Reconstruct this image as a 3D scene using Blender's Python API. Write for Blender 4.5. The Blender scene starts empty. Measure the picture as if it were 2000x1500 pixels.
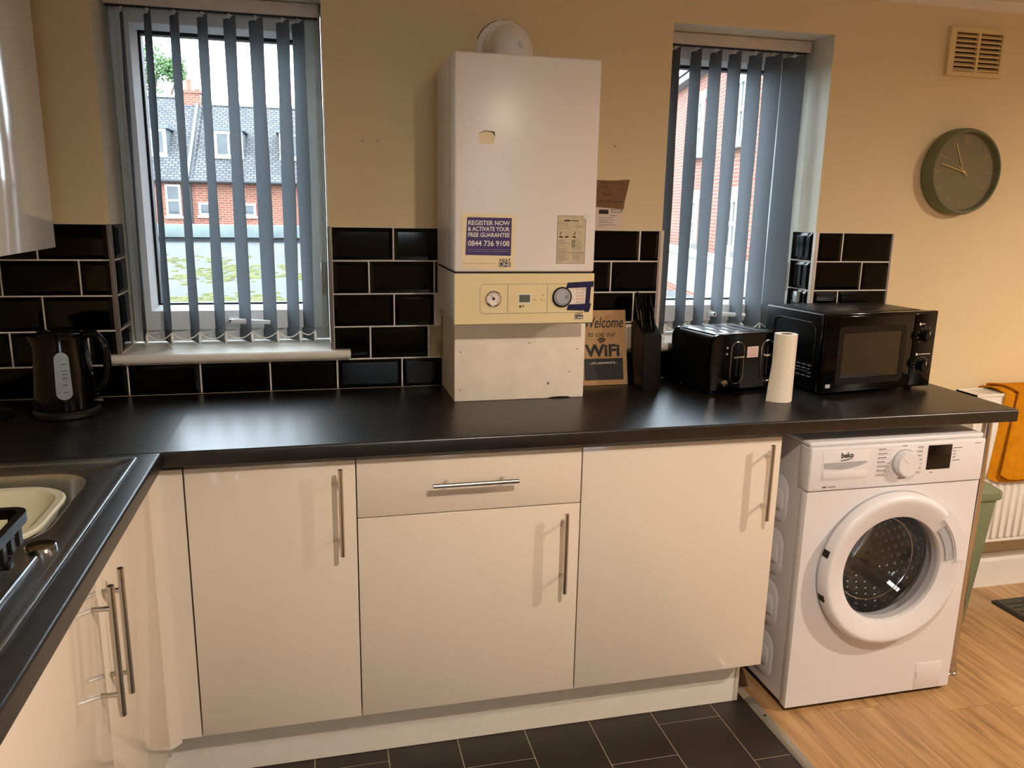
import bpy, bmesh, math, random
from mathutils import Vector, Matrix
random.seed(7)
S = bpy.context.scene
COL = S.collection
PI = math.pi

# ------------------------------------------------------------------ camera
def look(yaw, pit, rol):
    f = Vector((math.sin(yaw)*math.cos(pit), math.cos(yaw)*math.cos(pit), math.sin(pit)))
    r = Vector((math.cos(yaw), -math.sin(yaw), 0)); u = r.cross(f)
    r2 = r*math.cos(rol)+u*math.sin(rol); u2 = u*math.cos(rol)-r*math.sin(rol)
    return Matrix(((r2.x, u2.x, -f.x), (r2.y, u2.y, -f.y), (r2.z, u2.z, -f.z)))
cam = bpy.data.objects.new('camera', bpy.data.cameras.new('camera'))
COL.objects.link(cam)
cam.matrix_world = Matrix.Translation((0.7652, -2.493, 1.4786)) @ look(0.2406, -0.2194, 0.0185).to_4x4()
cam.data.sensor_width = 36; cam.data.lens = 1548.06*36/2000; cam.data.clip_start = 0.02; cam.data.clip_end = 300
S.camera = cam

# ------------------------------------------------------------------ sky, exposure
W = bpy.data.worlds.new('sky'); S.world = W; W.use_nodes = True
wn = W.node_tree.nodes; wl = W.node_tree.links
bg = wn['Background']
tc = wn.new('ShaderNodeTexCoord'); nz = wn.new('ShaderNodeTexNoise'); nz.inputs['Scale'].default_value = 3
rp = wn.new('ShaderNodeValToRGB')
rp.color_ramp.elements[0].color = (0.72, 0.85, 1.0, 1); rp.color_ramp.elements[1].color = (0.84, 0.93, 1.0, 1)
wl.new(tc.outputs['Generated'], nz.inputs['Vector']); wl.new(nz.outputs['Fac'], rp.inputs['Fac']); wl.new(rp.outputs['Color'], bg.inputs['Color'])
bg.inputs['Strength'].default_value = 11.0
S.view_settings.view_transform = 'Standard'; S.view_settings.look = 'None'
S.view_settings.exposure = 0.35; S.view_settings.gamma = 1.0; S.view_settings.use_curve_mapping = False
LAMP = (1.0, 0.84, 0.69)      # warm white ceiling downlights
LAMP_W = 78.0

# ------------------------------------------------------------------ materials
def lin(c):
    return tuple((v/255/12.92 if v/255 <= 0.04045 else ((v/255+0.055)/1.055)**2.4) for v in c)
MATS = {}
def mat(name, rgb, rough=0.5, metal=0.0, spec=0.5, var=0.05, scale=18.0, bump=0.0, bscale=120.0, coat=0.0, stretch=None, rvar=0.0, trans=0.0):
    m = bpy.data.materials.new(name); m.use_nodes = True
    n = m.node_tree.nodes; l = m.node_tree.links
    b = n['Principled BSDF']
    c = lin(rgb)
    t = n.new('ShaderNodeTexCoord'); mp = n.new('ShaderNodeMapping'); l.new(t.outputs['Object'], mp.inputs['Vector'])
    if stretch: mp.inputs['Scale'].default_value = stretch
    x = n.new('ShaderNodeTexNoise'); x.inputs['Scale'].default_value = scale; x.inputs['Detail'].default_value = 5
    l.new(mp.outputs['Vector'], x.inputs['Vector'])
    r = n.new('ShaderNodeValToRGB'); r.color_ramp.elements[0].position = 0.3; r.color_ramp.elements[1].position = 0.7
    r.color_ramp.elements[0].color = (*[v*(1-var) for v in c], 1); r.color_ramp.elements[1].color = (*[min(1, v*(1+var)) for v in c], 1)
    l.new(x.outputs['Fac'], r.inputs['Fac']); l.new(r.outputs['Color'], b.inputs['Base Color'])
    b.inputs['Roughness'].default_value = rough; b.inputs['Metallic'].default_value = metal
    b.inputs['Specular IOR Level'].default_value = spec
    b.inputs['Coat Weight'].default_value = coat; b.inputs['Coat Roughness'].default_value = 0.05
    b.inputs['Transmission Weight'].default_value = trans
    if rvar:
        mr = n.new('ShaderNodeMapRange'); mr.inputs['To Min'].default_value = max(0.01, rough-rvar); mr.inputs['To Max'].default_value = rough+rvar
        l.new(x.outputs['Fac'], mr.inputs['Value']); l.new(mr.outputs['Result'], b.inputs['Roughness'])
    if bump:
        y = n.new('ShaderNodeTexNoise'); y.inputs['Scale'].default_value = bscale; y.inputs['Detail'].default_value = 3
        l.new(mp.outputs['Vector'], y.inputs['Vector'])
        bp = n.new('ShaderNodeBump'); bp.inputs['Strength'].default_value = bump; bp.inputs['Distance'].default_value = 0.002
        l.new(y.outputs['Fac'], bp.inputs['Height']); l.new(bp.outputs['Normal'], b.inputs['Normal'])
    MATS[name] = m
    return m
mat('wall_paint', (232, 211, 170), 0.7, spec=0.2, var=0.02, scale=4, bump=0.06, bscale=90)
mat('reveal_paint', (226, 222, 205), 0.6, spec=0.25, var=0.04, scale=8, bump=0.05)
mat('ceiling_paint', (235, 232, 224), 0.8, spec=0.1, var=0.02)
mat('bare_plaster', (176, 160, 128), 0.9, spec=0.1, var=0.3, scale=30, bump=0.5, bscale=60)
mat('tile_black', (2, 2, 2), 0.06, spec=0.2, var=0.2, scale=6, bump=0.015, bscale=14)
mat('grout', (226, 220, 210), 0.9, spec=0.1, var=0.12, scale=40)
mat('trim_pale', (214, 200, 186), 0.4, var=0.08)
mat('trim_grey', (120, 112, 104), 0.35, var=0.1)
mat('pvc_white', (232, 236, 238), 0.35, spec=0.4, var=0.02)
mat('sill_white', (234, 230, 220), 0.4, var=0.05, scale=12, bump=0.05)
mat('gasket', (14, 14, 15), 0.6)
mat('cabinet', (234, 222, 206), 0.07, spec=0.5, var=0.012, scale=3)
mat('wall_cabinet', (236, 234, 226), 0.08, spec=0.55, var=0.01, scale=3)
mat('carcass', (226, 216, 200), 0.5, var=0.03)
mat('plinth', (238, 232, 220), 0.35, var=0.03)
mat('shadow_gap', (24, 20, 17), 0.8)
mat('steel_bar', (200, 195, 186), 0.24, metal=1.0, var=0.08, scale=60, stretch=(1, 1, 0.05))
mat('chrome', (205, 203, 200), 0.12, metal=1.0, var=0.03)
mat('sink_steel', (176, 180, 182), 0.3, metal=1.0, var=0.08, scale=40, bump=0.03, bscale=300, stretch=(8, 0.6, 1))
mat('drum_steel', (196, 198, 200), 0.32, metal=1.0, var=0.06, scale=30)
mat('boiler_white', (244, 238, 234), 0.3, spec=0.5, var=0.012, scale=2)
mat('boiler_cream', (240, 222, 172), 0.4, var=0.02, scale=4)
mat('box_white', (246, 234, 216), 0.55, var=0.05, scale=16)
mat('appliance_white', (230, 227, 230), 0.25, spec=0.5, var=0.01, scale=3)
mat('appliance_plastic', (232, 230, 234), 0.35, var=0.012)
mat('appliance_grey', (176, 178, 184), 0.4)
mat('black_gloss', (4, 4, 5), 0.1, spec=0.25, var=0.1)
mat('black_satin', (6, 6, 7), 0.34, spec=0.28, var=0.12, scale=60)
mat('black_steel', (30, 30, 32), 0.3, metal=0.7, var=0.12, scale=60, stretch=(0.1, 3, 3))
mat('toaster_top', (140, 138, 134), 0.2, metal=1.0, var=0.06, scale=60, stretch=(6, 0.3, 1))
mat('black_plastic', (16, 16, 17), 0.4, var=0.15)
mat('microwave_glass', (40, 30, 20), 0.06, spec=0.5, var=0.1)
mat('dark_display', (10, 10, 11), 0.1)
mat('lcd', (96, 104, 92), 0.3)
mat('ink', (26, 22, 22), 0.6)
mat('ink_grey', (120, 110, 106), 0.6)
mat('ink_red', (200, 90, 80), 0.6)
mat('print_white', (240, 236, 228), 0.5)
mat('purple_print', (62, 34, 104), 0.35, var=0.04)
mat('sticker_cream', (244, 226, 184), 0.45, var=0.04, scale=20)
mat('sticker_grey', (206, 192, 160), 0.5, var=0.12, scale=70)
mat('card', (128, 94, 62), 0.8, var=0.1, scale=30)
mat('label_pale', (226, 208, 196), 0.5, var=0.03)
mat('tape_blue', (24, 26, 78), 0.35, var=0.12, scale=50)
mat('note_paper', (246, 232, 220), 0.7, var=0.03)
mat('mdf', (186, 146, 100), 0.7, var=0.08, scale=60, bump=0.05)
mat('slate_black', (38, 33, 30), 0.6, var=0.1)
mat('paper_roll', (244, 234, 216), 0.85, var=0.03, scale=60, bump=0.15, bscale=260)
mat('cord_white', (236, 238, 236), 0.4)
mat('plastic_clear', (150, 154, 150), 0.15, var=0.1)
mat('clock_green', (108, 112, 80), 0.5, var=0.03)
mat('clock_dial', (122, 112, 82), 0.55, var=0.03)
mat('clock_gold', (196, 172, 116), 0.3, metal=0.8)
mat('vent_cream', (226, 202, 152), 0.5, var=0.03)
mat('vent_dark', (58, 36, 16), 0.8)
mat('radiator_white', (238, 234, 228), 0.35, var=0.02)
mat('towel', (214, 140, 22), 0.95, spec=0.1, var=0.12, scale=30, bump=0.9, bscale=420)
mat('bin_green', (122, 134, 106), 0.4, var=0.03)
mat('doormat', (84, 82, 70), 0.9, spec=0.2, var=0.3, scale=60, bump=0.5)
mat('doormat_edge', (40, 38, 34), 0.7)
mat('floor_tile', (42, 35, 29), 0.42, var=0.22, scale=5, bump=0.05, bscale=40)
mat('floor_grout', (176, 158, 136), 0.9, var=0.1)
mat('threshold', (170, 164, 152), 0.35, metal=0.6, var=0.06)
mat('kettle_window', (130, 134, 134), 0.25, var=0.1, scale=30)
mat('bowl_cream', (232, 230, 206), 0.3, var=0.02)
mat('downlight_ring', (240, 240, 238), 0.3)
# exterior
mat('roof_felt', (48, 50, 52), 0.9, var=0.3, scale=1.2, bump=0.4, bscale=9)
mat('coping', (98, 108, 108), 0.8, var=0.18, scale=2)
mat('moss', (66, 68, 26), 0.95, var=0.4, scale=6, bump=0.8, bscale=20)
mat('ext_white', (190, 192, 192), 0.4, var=0.02)
mat('ext_glass', (50, 58, 62), 0.08, var=0.3, scale=1.5)
mat('lead_grey', (84, 90, 95), 0.6, var=0.1)
mat('gutter', (36, 37, 40), 0.5)
mat('stone_pale', (140, 143, 139), 0.8, var=0.1, scale=2)
mat('ground', (90, 92, 88), 0.95, var=0.2, scale=0.5)
mat('leaf_green', (70, 96, 56), 0.7, spec=0.2, var=0.35, scale=2)
mat('bark', (88, 74, 60), 0.9)
mat('terracotta', (120, 88, 74), 0.8, var=0.15)

def brickmat(name, c1, c2, mortar, scale, bw, bh, ms, axes, rough=0.85, bump=0.4):
    m = bpy.data.materials.new(name); m.use_nodes = True
    n = m.node_tree.nodes; l = m.node_tree.links; b = n['Principled BSDF']
    t = n.new('ShaderNodeTexCoord'); sp = n.new('ShaderNodeSeparateXYZ'); cb = n.new('ShaderNodeCombineXYZ')
    l.new(t.outputs['Object'], sp.inputs[0]); l.new(sp.outputs[axes[0]], cb.inputs[0]); l.new(sp.outputs[axes[1]], cb.inputs[1])
    k = n.new('ShaderNodeTexBrick'); k.inputs['Scale'].default_value = scale
    k.inputs['Color1'].default_value = (*lin(c1), 1); k.inputs['Color2'].default_value = (*lin(c2), 1); k.inputs['Mortar'].default_value = (*lin(mortar), 1)
    k.inputs['Brick Width'].default_value = bw; k.inputs['Row Height'].default_value = bh; k.inputs['Mortar Size'].default_value = ms
    l.new(cb.outputs[0], k.inputs['Vector'])
    x = n.new('ShaderNodeTexNoise'); x.inputs['Scale'].default_value = 0.9; x.inputs['Detail'].default_value = 6; l.new(t.outputs['Object'], x.inputs['Vector'])
    r = n.new('ShaderNodeValToRGB'); r.color_ramp.elements[0].position = 0.35; r.color_ramp.elements[0].color = (0.75, 0.78, 0.72, 1); r.color_ramp.elements[1].position = 0.65
    l.new(x.outputs['Fac'], r.inputs['Fac'])
    mx = n.new('ShaderNodeMix'); mx.data_type = 'RGBA'; mx.blend_type = 'MULTIPLY'; mx.inputs[0].default_value = 1
    l.new(k.outputs['Color'], mx.inputs[6]); l.new(r.outputs['Color'], mx.inputs[7]); l.new(mx.outputs[2], b.inputs['Base Color'])
    bp = n.new('ShaderNodeBump'); bp.inputs['Strength'].default_value = bump; bp.inputs['Distance'].default_value = 0.02; bp.invert = True
    l.new(k.outputs['Fac'], bp.inputs['Height']); l.new(bp.outputs['Normal'], b.inputs['Normal'])
    b.inputs['Roughness'].default_value = rough; MATS[name] = m
brickmat('brick_red', (138, 74, 56), (122, 62, 48), (134, 116, 104), 1.0, 0.23, 0.08, 0.012, (0, 2))
brickmat('roof_tile', (86, 86, 88), (68, 69, 73), (40, 41, 44), 1.0, 0.21, 0.155, 0.022, (0, 1))

def woodmat():
    m = bpy.data.materials.new('laminate_oak'); m.use_nodes = True
    n = m.node_tree.nodes; l = m.node_tree.links; b = n['Principled BSDF']
    t = n.new('ShaderNodeTexCoord'); oi = n.new('ShaderNodeObjectInfo'); ad = n.new('ShaderNodeVectorMath'); ad.operation = 'MULTIPLY_ADD'
    cb = n.new('ShaderNodeCombineXYZ'); ml = n.new('ShaderNodeMath'); ml.operation = 'MULTIPLY'; ml.inputs[1].default_value = 37.0
    l.new(oi.outputs['Random'], ml.inputs[0]); l.new(ml.outputs[0], cb.inputs[0]); l.new(ml.outputs[0], cb.inputs[1])
    ad.inputs[1].default_value = (1, 1, 1); l.new(t.outputs['Object'], ad.inputs[0]); l.new(cb.outputs[0], ad.inputs[2])
    mp = n.new('ShaderNodeMapping'); mp.inputs['Scale'].default_value = (9, 0.7, 1); l.new(ad.outputs[0], mp.inputs['Vector'])
    x = n.new('ShaderNodeTexNoise'); x.inputs['Scale'].default_value = 4; x.inputs['Detail'].default_value = 8; x.inputs['Distortion'].default_value = 0.7
    l.new(mp.outputs[0], x.inputs['Vector'])
    r = n.new('ShaderNodeValToRGB'); e = r.color_ramp.elements
    e[0].position = 0.28; e[0].color = (*lin((150, 112, 72)), 1); e[1].position = 0.62; e[1].color = (*lin((206, 164, 114)), 1)
    k = e.new(0.46); k.color = (*lin((188, 146, 98)), 1)
    l.new(x.outputs['Fac'], r.inputs['Fac'])
    mr = n.new('ShaderNodeMapRange'); mr.inputs['To Min'].default_value = 0.78; mr.inputs['To Max'].default_value = 0.94; l.new(oi.outputs['Random'], mr.inputs['Value'])
    mx = n.new('ShaderNodeVectorMath'); mx.operation = 'SCALE'; l.new(r.outputs['Color'], mx.inputs[0]); l.new(mr.outputs[0], mx.inputs['Scale'])
    l.new(mx.outputs[0], b.inputs['Base Color']); b.inputs['Roughness'].default_value = 0.36
    MATS['laminate_oak'] = m
woodmat()
def topmat():
    m = bpy.data.materials.new('worktop_black'); m.use_nodes = True
    n = m.node_tree.nodes; l = m.node_tree.links; b = n['Principled BSDF']
    t = n.new('ShaderNodeTexCoord'); x = n.new('ShaderNodeTexNoise'); x.inputs['Scale'].default_value = 26; x.inputs['Detail'].default_value = 9; x.inputs['Roughness'].default_value = 0.75
    l.new(t.outputs['Object'], x.inputs['Vector'])
    r = n.new('ShaderNodeValToRGB'); e = r.color_ramp.elements
    e[0].position = 0.45; e[0].color = (*lin((11, 9, 9)), 1); e[1].position = 0.78; e[1].color = (*lin((42, 38, 36)), 1)
    l.new(x.outputs['Fac'], r.inputs['Fac']); l.new(r.outputs['Color'], b.inputs['Base Color'])
    b.inputs['Roughness'].default_value = 0.33; b.inputs['Specular IOR Level'].default_value = 0.85
    mp = n.new('ShaderNodeMapping'); mp.inputs['Scale'].default_value = (0.35, 1.6, 1); l.new(t.outputs['Object'], mp.inputs['Vector'])
    y = n.new('ShaderNodeTexNoise'); y.inputs['Scale'].default_value = 90; y.inputs['Detail'].default_value = 3; l.new(mp.outputs[0], y.inputs['Vector'])
    bp = n.new('ShaderNodeBump'); bp.inputs['Strength'].default_value = 0.12; bp.inputs['Distance'].default_value = 0.002
    l.new(y.outputs['Fac'], bp.inputs['Height']); l.new(bp.outputs['Normal'], b.inputs['Normal'])
    MATS['worktop_black'] = m
topmat()
def vanemat():
    m = bpy.data.materials.new('vane_fabric'); m.use_nodes = True
    n = m.node_tree.nodes; l = m.node_tree.links; b = n['Principled BSDF']; out = n['Material Output']
    t = n.new('ShaderNodeTexCoord'); x = n.new('ShaderNodeTexNoise'); x.inputs['Scale'].default_value = 260; l.new(t.outputs['Object'], x.inputs['Vector'])
    r = n.new('ShaderNodeValToRGB'); r.color_ramp.elements[0].color = (*lin((136, 142, 147)), 1); r.color_ramp.elements[1].color = (*lin((152, 158, 163)), 1)
    l.new(x.outputs['Fac'], r.inputs['Fac']); l.new(r.outputs['Color'], b.inputs['Base Color']); b.inputs['Roughness'].default_value = 0.85; b.inputs['Specular IOR Level'].default_value = 0.15
    tr = n.new('ShaderNodeBsdfTranslucent'); l.new(r.outputs['Color'], tr.inputs['Color'])
    mx = n.new('ShaderNodeMixShader'); mx.inputs[0].default_value = 0.5
    l.new(b.outputs[0], mx.inputs[1]); l.new(tr.outputs[0], mx.inputs[2]); l.new(mx.outputs[0], out.inputs['Surface'])
    MATS['vane_fabric'] = m
vanemat()
def glassmat(name, tint, refl=1.0):
    m = bpy.data.materials.new(name); m.use_nodes = True
    n = m.node_tree.nodes; l = m.node_tree.links; out = n['Material Output']; n.remove(n['Principled BSDF'])
    tp = n.new('ShaderNodeBsdfTransparent'); gl = n.new('ShaderNodeBsdfGlossy'); gl.inputs['Roughness'].default_value = 0.01
    lw_ = n.new('ShaderNodeLayerWeight'); lw_.inputs['Blend'].default_value = 0.5; pw = n.new('ShaderNodeMath'); pw.operation = 'POWER'; pw.inputs[1].default_value = 5.0
    fr = n.new('ShaderNodeMath'); fr.operation = 'MULTIPLY_ADD'; fr.inputs[1].default_value = 0.9; fr.inputs[2].default_value = 0.04; l.new(lw_.outputs['Facing'], pw.inputs[0]); l.new(pw.outputs[0], fr.inputs[0])
    t = n.new('ShaderNodeTexCoord'); x = n.new('ShaderNodeTexNoise'); x.inputs['Scale'].default_value = 3; l.new(t.outputs['Object'], x.inputs['Vector'])
    r = n.new('ShaderNodeValToRGB'); r.color_ramp.elements[0].color = (*[v*0.97 for v in tint], 1); r.color_ramp.elements[1].color = (*tint, 1)
    l.new(x.outputs['Fac'], r.inputs['Fac']); l.new(r.outputs['Color'], tp.inputs['Color'])
    mx = n.new('ShaderNodeMixShader'); l.new(fr.outputs[0], mx.inputs[0]); l.new(tp.outputs[0], mx.inputs[1]); l.new(gl.outputs[0], mx.inputs[2]); l.new(mx.outputs[0], out.inputs['Surface'])
    MATS[name] = m
glassmat('window_glass', (0.97, 0.985, 0.98)); glassmat('dark_glass', (0.86, 0.86, 0.86)); glassmat('clock_glass', (0.97, 0.97, 0.96))
def emat(name, c, s):
    m = bpy.data.materials.new(name); m.use_nodes = True
    b = m.node_tree.nodes['Principled BSDF']; b.inputs['Emission Color'].default_value = (*c, 1); b.inputs['Emission Strength'].default_value = s
    MATS[name] = m
emat('lamp_lens', LAMP, 30)

# ------------------------------------------------------------------ mesh helpers
def box(bm, x0, x1, y0, y1, z0, z1):
    v = [bm.verts.new((x, y, z)) for x in (x0, x1) for y in (y0, y1) for z in (z0, z1)]
    fs = [(0, 1, 3, 2), (4, 6, 7, 5), (0, 4, 5, 1), (2, 3, 7, 6), (0, 2, 6, 4), (1, 5, 7, 3)]
    return [bm.faces.new([v[i] for i in f]) for f in fs]
def B(*boxes, r=0, seg=2):
    bm = bmesh.new()
    for b in boxes: box(bm, *b)
    if r: bmesh.ops.bevel(bm, geom=list(bm.edges), offset=r, segments=seg, affect='EDGES', profile=0.5)
    return bm
def loft(bm, loops, cap0=True, cap1=True, closed=True):
    vs = [[bm.verts.new(p) for p in lp] for lp in loops]
    n = len(vs[0])
    for a, b in zip(vs, vs[1:]):
        for i in range(n if closed else n-1):
            bm.faces.new((a[i], a[(i+1) % n], b[(i+1) % n], b[i]))
    if cap0: bm.faces.new(list(reversed(vs[0])))
    if cap1: bm.faces.new(vs[-1])
    return bm
def frame_of(d):
    d = d.normalized(); a = Vector((0, 0, 1)) if abs(d.z) < 0.9 else Vector((1, 0, 0))
    u = d.cross(a).normalized(); return u, d.cross(u).normalized()
def tube(bm, pts, r, n=10, closed=False, caps=True):
    pts = [Vector(p) for p in pts]; m = len(pts); loops = []
    u = None
    for i, p in enumerate(pts):
        if closed: d = pts[(i+1) % m]-pts[i-1]
        else: d = pts[min(i+1, m-1)]-pts[max(i-1, 0)]
        d.normalize()
        if u is None: u, v = frame_of(d)
        else:
            u = (u-d*u.dot(d)).normalized(); v = d.cross(u)
        rr = r[i] if isinstance(r, (list, tuple)) else r
        loops.append([p+u*(rr*math.cos(2*PI*k/n))+v*(rr*math.sin(2*PI*k/n)) for k in range(n)])
    if closed:
        loft(bm, loops+[loops[0]], False, False); bmesh.ops.remove_doubles(bm, verts=bm.verts, dist=1e-7)
    else: loft(bm, loops, caps, caps)
    return bm
def lathe(bm, prof, n=48, c=(0, 0, 0), axis='z', cap0=False, cap1=False, flip=False):
    def P(r, h, a):
        x, y = r*math.cos(a), r*math.sin(a)
        if axis == 'z': q = (x, y, h)
        elif axis == 'y': q = (x, h, y)
        else: q = (h, x, y)
        return Vector(q)+Vector(c)
    loops = [[P(r, h, 2*PI*k/n*(-1 if flip else 1)) for k in range(n)] for r, h in prof]
    return loft(bm, loops, cap0, cap1)
def rrect(cx, cy, w, h, r, n=6):
    out = []
    for sx, sy, a0 in ((1, 1, 0), (-1, 1, PI/2), (-1, -1, PI), (1, -1, 3*PI/2)):
        for k in range(n+1):
            a = a0+PI/2*k/n
            out.append((cx+sx*(w/2-r)+r*math.cos(a), cy+sy*(h/2-r)+r*math.sin(a)))
    return out
def prism(bm, poly, axis, a, b):
    def P(p, h):
        return {'x': (h, p[0], p[1]), 'y': (p[0], h, p[1]), 'z': (p[0], p[1], h)}[axis]
    return loft(bm, [[P(p, a) for p in poly], [P(p, b) for p in poly]])
def ring(bm, outer, inner, y0, y1):
    # picture-frame style solid between two xz loops of equal length, y0 (front) .. y1 (back)
    L = [[(p[0], y1, p[1]) for p in outer], [(p[0], y0, p[1]) for p in outer], [(p[0], y0, p[1]) for p in inner], [(p[0], y1, p[1]) for p in inner]]
    return loft(bm, L+[L[0]], False, False)
def rect(x0, x1, z0, z1): return [(x0, z0), (x1, z0), (x1, z1), (x0, z1)]

def mesh_of(bm, m, smooth=True, ang=35):
    bmesh.ops.remove_doubles(bm, verts=bm.verts, dist=1e-6)
    bmesh.ops.recalc_face_normals(bm, faces=bm.faces)
    me = bpy.data.meshes.new('mesh'); bm.to_mesh(me); bm.free()
    me.materials.append(MATS[m])
    if smooth:
        me.shade_smooth(); me.set_sharp_from_angle(angle=math.radians(ang))
    return me
def put(name, me, parent=None, loc=(0, 0, 0), rot=(0, 0, 0)):
    o = bpy.data.objects.new(name, me); COL.objects.link(o)
    if me is not None: me.name = name
    o.location = loc; o.rotation_euler = rot
    if parent is not None: o.parent = parent
    return o
def tag(o, label=None, cat=None, group=None, kind=None):
    if label: o['label'] = label
    if cat: o['category'] = cat
    if group: o['group'] = group
    if kind: o['kind'] = kind
    return o
ROOTLOC = {}
def thing(name, label, cat, loc=(0, 0, 0), rz=0, group=None):
    o = put(name, None, None, loc, (0, 0, rz)); tag(o, label, cat, group); return o
def struct(name, bm, m, smooth=False):
    o = put(name, mesh_of(bm, m, smooth)); o['kind'] = 'structure'; return o
def top_of(o):
    v = Vector((0, 0, 0))
    while o is not None:
        v += o.location; o = o.parent
    return v
def wp(name, bm, m, parent, smooth=True, ang=35):
    """part whose bmesh is in world coordinates (parents unrotated)"""
    v = top_of(parent); bmesh.ops.translate(bm, verts=bm.verts, vec=-v)
    return put(name, mesh_of(bm, m, smooth, ang), parent)
def lp(name, bm, m, parent, smooth=True, loc=(0, 0, 0), rot=(0, 0, 0), ang=35):
    return put(name, mesh_of(bm, m, smooth, ang), parent, loc, rot)
def solo(name, bm, m, label, cat, base, group=None, smooth=True, kind=None):
    bmesh.ops.translate(bm, verts=bm.verts, vec=-Vector(base))
    o = put(name, mesh_of(bm, m, smooth), None, base); return tag(o, label, cat, group, kind)
TXT = {}
def text_mesh(body, size, m, shear=0, align='LEFT', space=1.0, extrude=0.0003, width=None, bold=0.0):
    c = bpy.data.curves.new('t', 'FONT'); c.body = body; c.size = size; c.shear = shear; c.align_x = align; c.space_character = space
    c.extrude = extrude; c.offset = bold; c.resolution_u = 3
    o = bpy.data.objects.new('t', c); COL.objects.link(o)
    dg = bpy.context.evaluated_depsgraph_get(); me = bpy.data.meshes.new_from_object(o.evaluated_get(dg))
    bpy.data.objects.remove(o); bpy.data.curves.remove(c)
    if width:
        xs = [v.co.x for v in me.vertices]; w = max(xs)-min(xs); k = width/w
        for v in me.vertices: v.co.x *= k
    me.materials.clear(); me.materials.append(MATS[m]); return me
def text(name, body, size, m, parent, loc, world=True, rot=(PI/2, 0, 0), **k):
    l = Vector(loc)-(top_of(parent) if world else Vector((0, 0, 0)))
    return put(name, text_mesh(body, size, m, **k), parent, l, rot)
def copy_tree(o, parent=None):
    c = o.copy(); COL.objects.link(c); c.parent = parent
    for ch in list(o.children): copy_tree(ch, c)
    return c

# ================================================================== ROOM SHELL
CEIL = 2.2
ZF = -0.0269                            # finished floor level
XL, XR, YF = -0.2, 5.6, -6.6           # left wall, right wall, wall behind the camera
W1 = (0.193, 0.797); W2 = (1.885, 2.465); WZ = (1.010, 2.058); YP = 0.008; YO = 0.30
def wall_with_holes(name, xs, zs, holes, y0, y1, flip=False):
    bm = bmesh.new(); mi = []
    def q(p, m=0):
        f = bm.faces.new([bm.verts.new(v) for v in p]); f.material_index = m
    for i in range(len(xs)-1):
        for k in range(len(zs)-1):
            if (i, k) in holes: continue
            a, b, c, d = xs[i], xs[i+1], zs[k], zs[k+1]
            q([(a, y0, c), (b, y0, c), (b, y0, d), (a, y0, d)]); q([(a, y1, c), (a, y1, d), (b, y1, d), (b, y1, c)])
    for i, k in holes:
        a, b, c, d = xs[i], xs[i+1], zs[k], zs[k+1]
        q([(a, y0, c), (a, y0, d), (a, y1, d), (a, y1, c)], 1); q([(b, y0, c), (b, y1, c), (b, y1, d), (b, y0, d)], 1)
        q([(a, y0, d), (b, y0, d), (b, y1, d), (a, y1, d)], 1); q([(a, y0, c), (a, y1, c), (b, y1, c), (b, y0, c)], 1)
    a, b, c, d = xs[0], xs[-1], zs[0], zs[-1]
    q([(a, y0, c), (a, y0, d), (a, y1, d), (a, y1, c)]); q([(b, y0, c), (b, y1, c), (b, y1, d), (b, y0, d)])
    q([(a, y0, d), (b, y0, d), (b, y1, d), (a, y1, d)]); q([(a, y0, c), (a, y1, c), (b, y1, c), (b, y0, c)])
    me = mesh_of(bm, 'wall_paint', False); me.materials.append(MATS['reveal_paint'])
    o = put(name, me); o['kind'] = 'structure'; return o
wall_back = wall_with_holes('wall_back', [XL-0.1, W1[0], W1[1], W2[0], W2[1], XR+0.1], [ZF-0.05, WZ[0], WZ[1], CEIL+0.1], [(1, 1), (3, 1)], YP, YO)
RW = (1.0, 1.9); RZ = (1.15, 2.0)
wall_front = wall_with_holes('wall_front', [XL-0.1, RW[0], RW[1], XR+0.1], [ZF-0.05, RZ[0], RZ[1], CEIL+0.1], [(1, 1)], YF, YF-0.28)
struct('wall_left', B((XL-0.1, XL, YF, YP, ZF-0.05, CEIL+0.1)), 'wall_paint')
struct('wall_right', B((XR, XR+0.1, YF, YP, ZF-0.05, CEIL+0.1)), 'wall_paint')
struct('ceiling', B((XL, XR, YF, YP, CEIL, CEIL+0.1)), 'ceiling_paint')
floor = struct('floor', B((XL, XR, YF, YP, ZF-0.06, ZF-0.0018)), 'floor_grout')
# dark floor tiles
TX, TY = 0.2001, 0.4050
XT = 2.0288                            # where the tiles stop and the laminate starts
def tile_bm(x0, x1, y0, y1):
    bm = bmesh.new(); g = 0.0016; prism(bm, rect(x0+g, x1-g, y0+g, y1-g), 'z', ZF-0.006, ZF-0.0006); return bm
tile_me = mesh_of(tile_bm(0, TX, 0, TY), 'floor_tile', False)
offs = {9: -0.766, 8: -0.5625, 7: -0.699, 6: -0.835, 5: -0.6265, 4: -0.766, 3: -0.553, 2: -0.688, 1: -0.82, 0: -0.617, -1: -0.75}
for c in range(-2, 10):
    x = 0.1098+TX*c
    y = offs.get(c, -0.7)+TY
    while y > YF+0.05:
        a, b = y-TY, min(y, -0.30)
        x1 = min(x+TX, XT); x0 = max(x, XL)
        if x1-x0 > TX-0.001 and b == y and a > YF: put('floor_tile', tile_me, floor, (x, a, 0))
        elif b-a > 0.02 and x1-x0 > 0.02: lp('floor_tile', tile_bm(x0, x1, max(a, YF), b), 'floor_tile', floor, False)
        y -= TY
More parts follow.
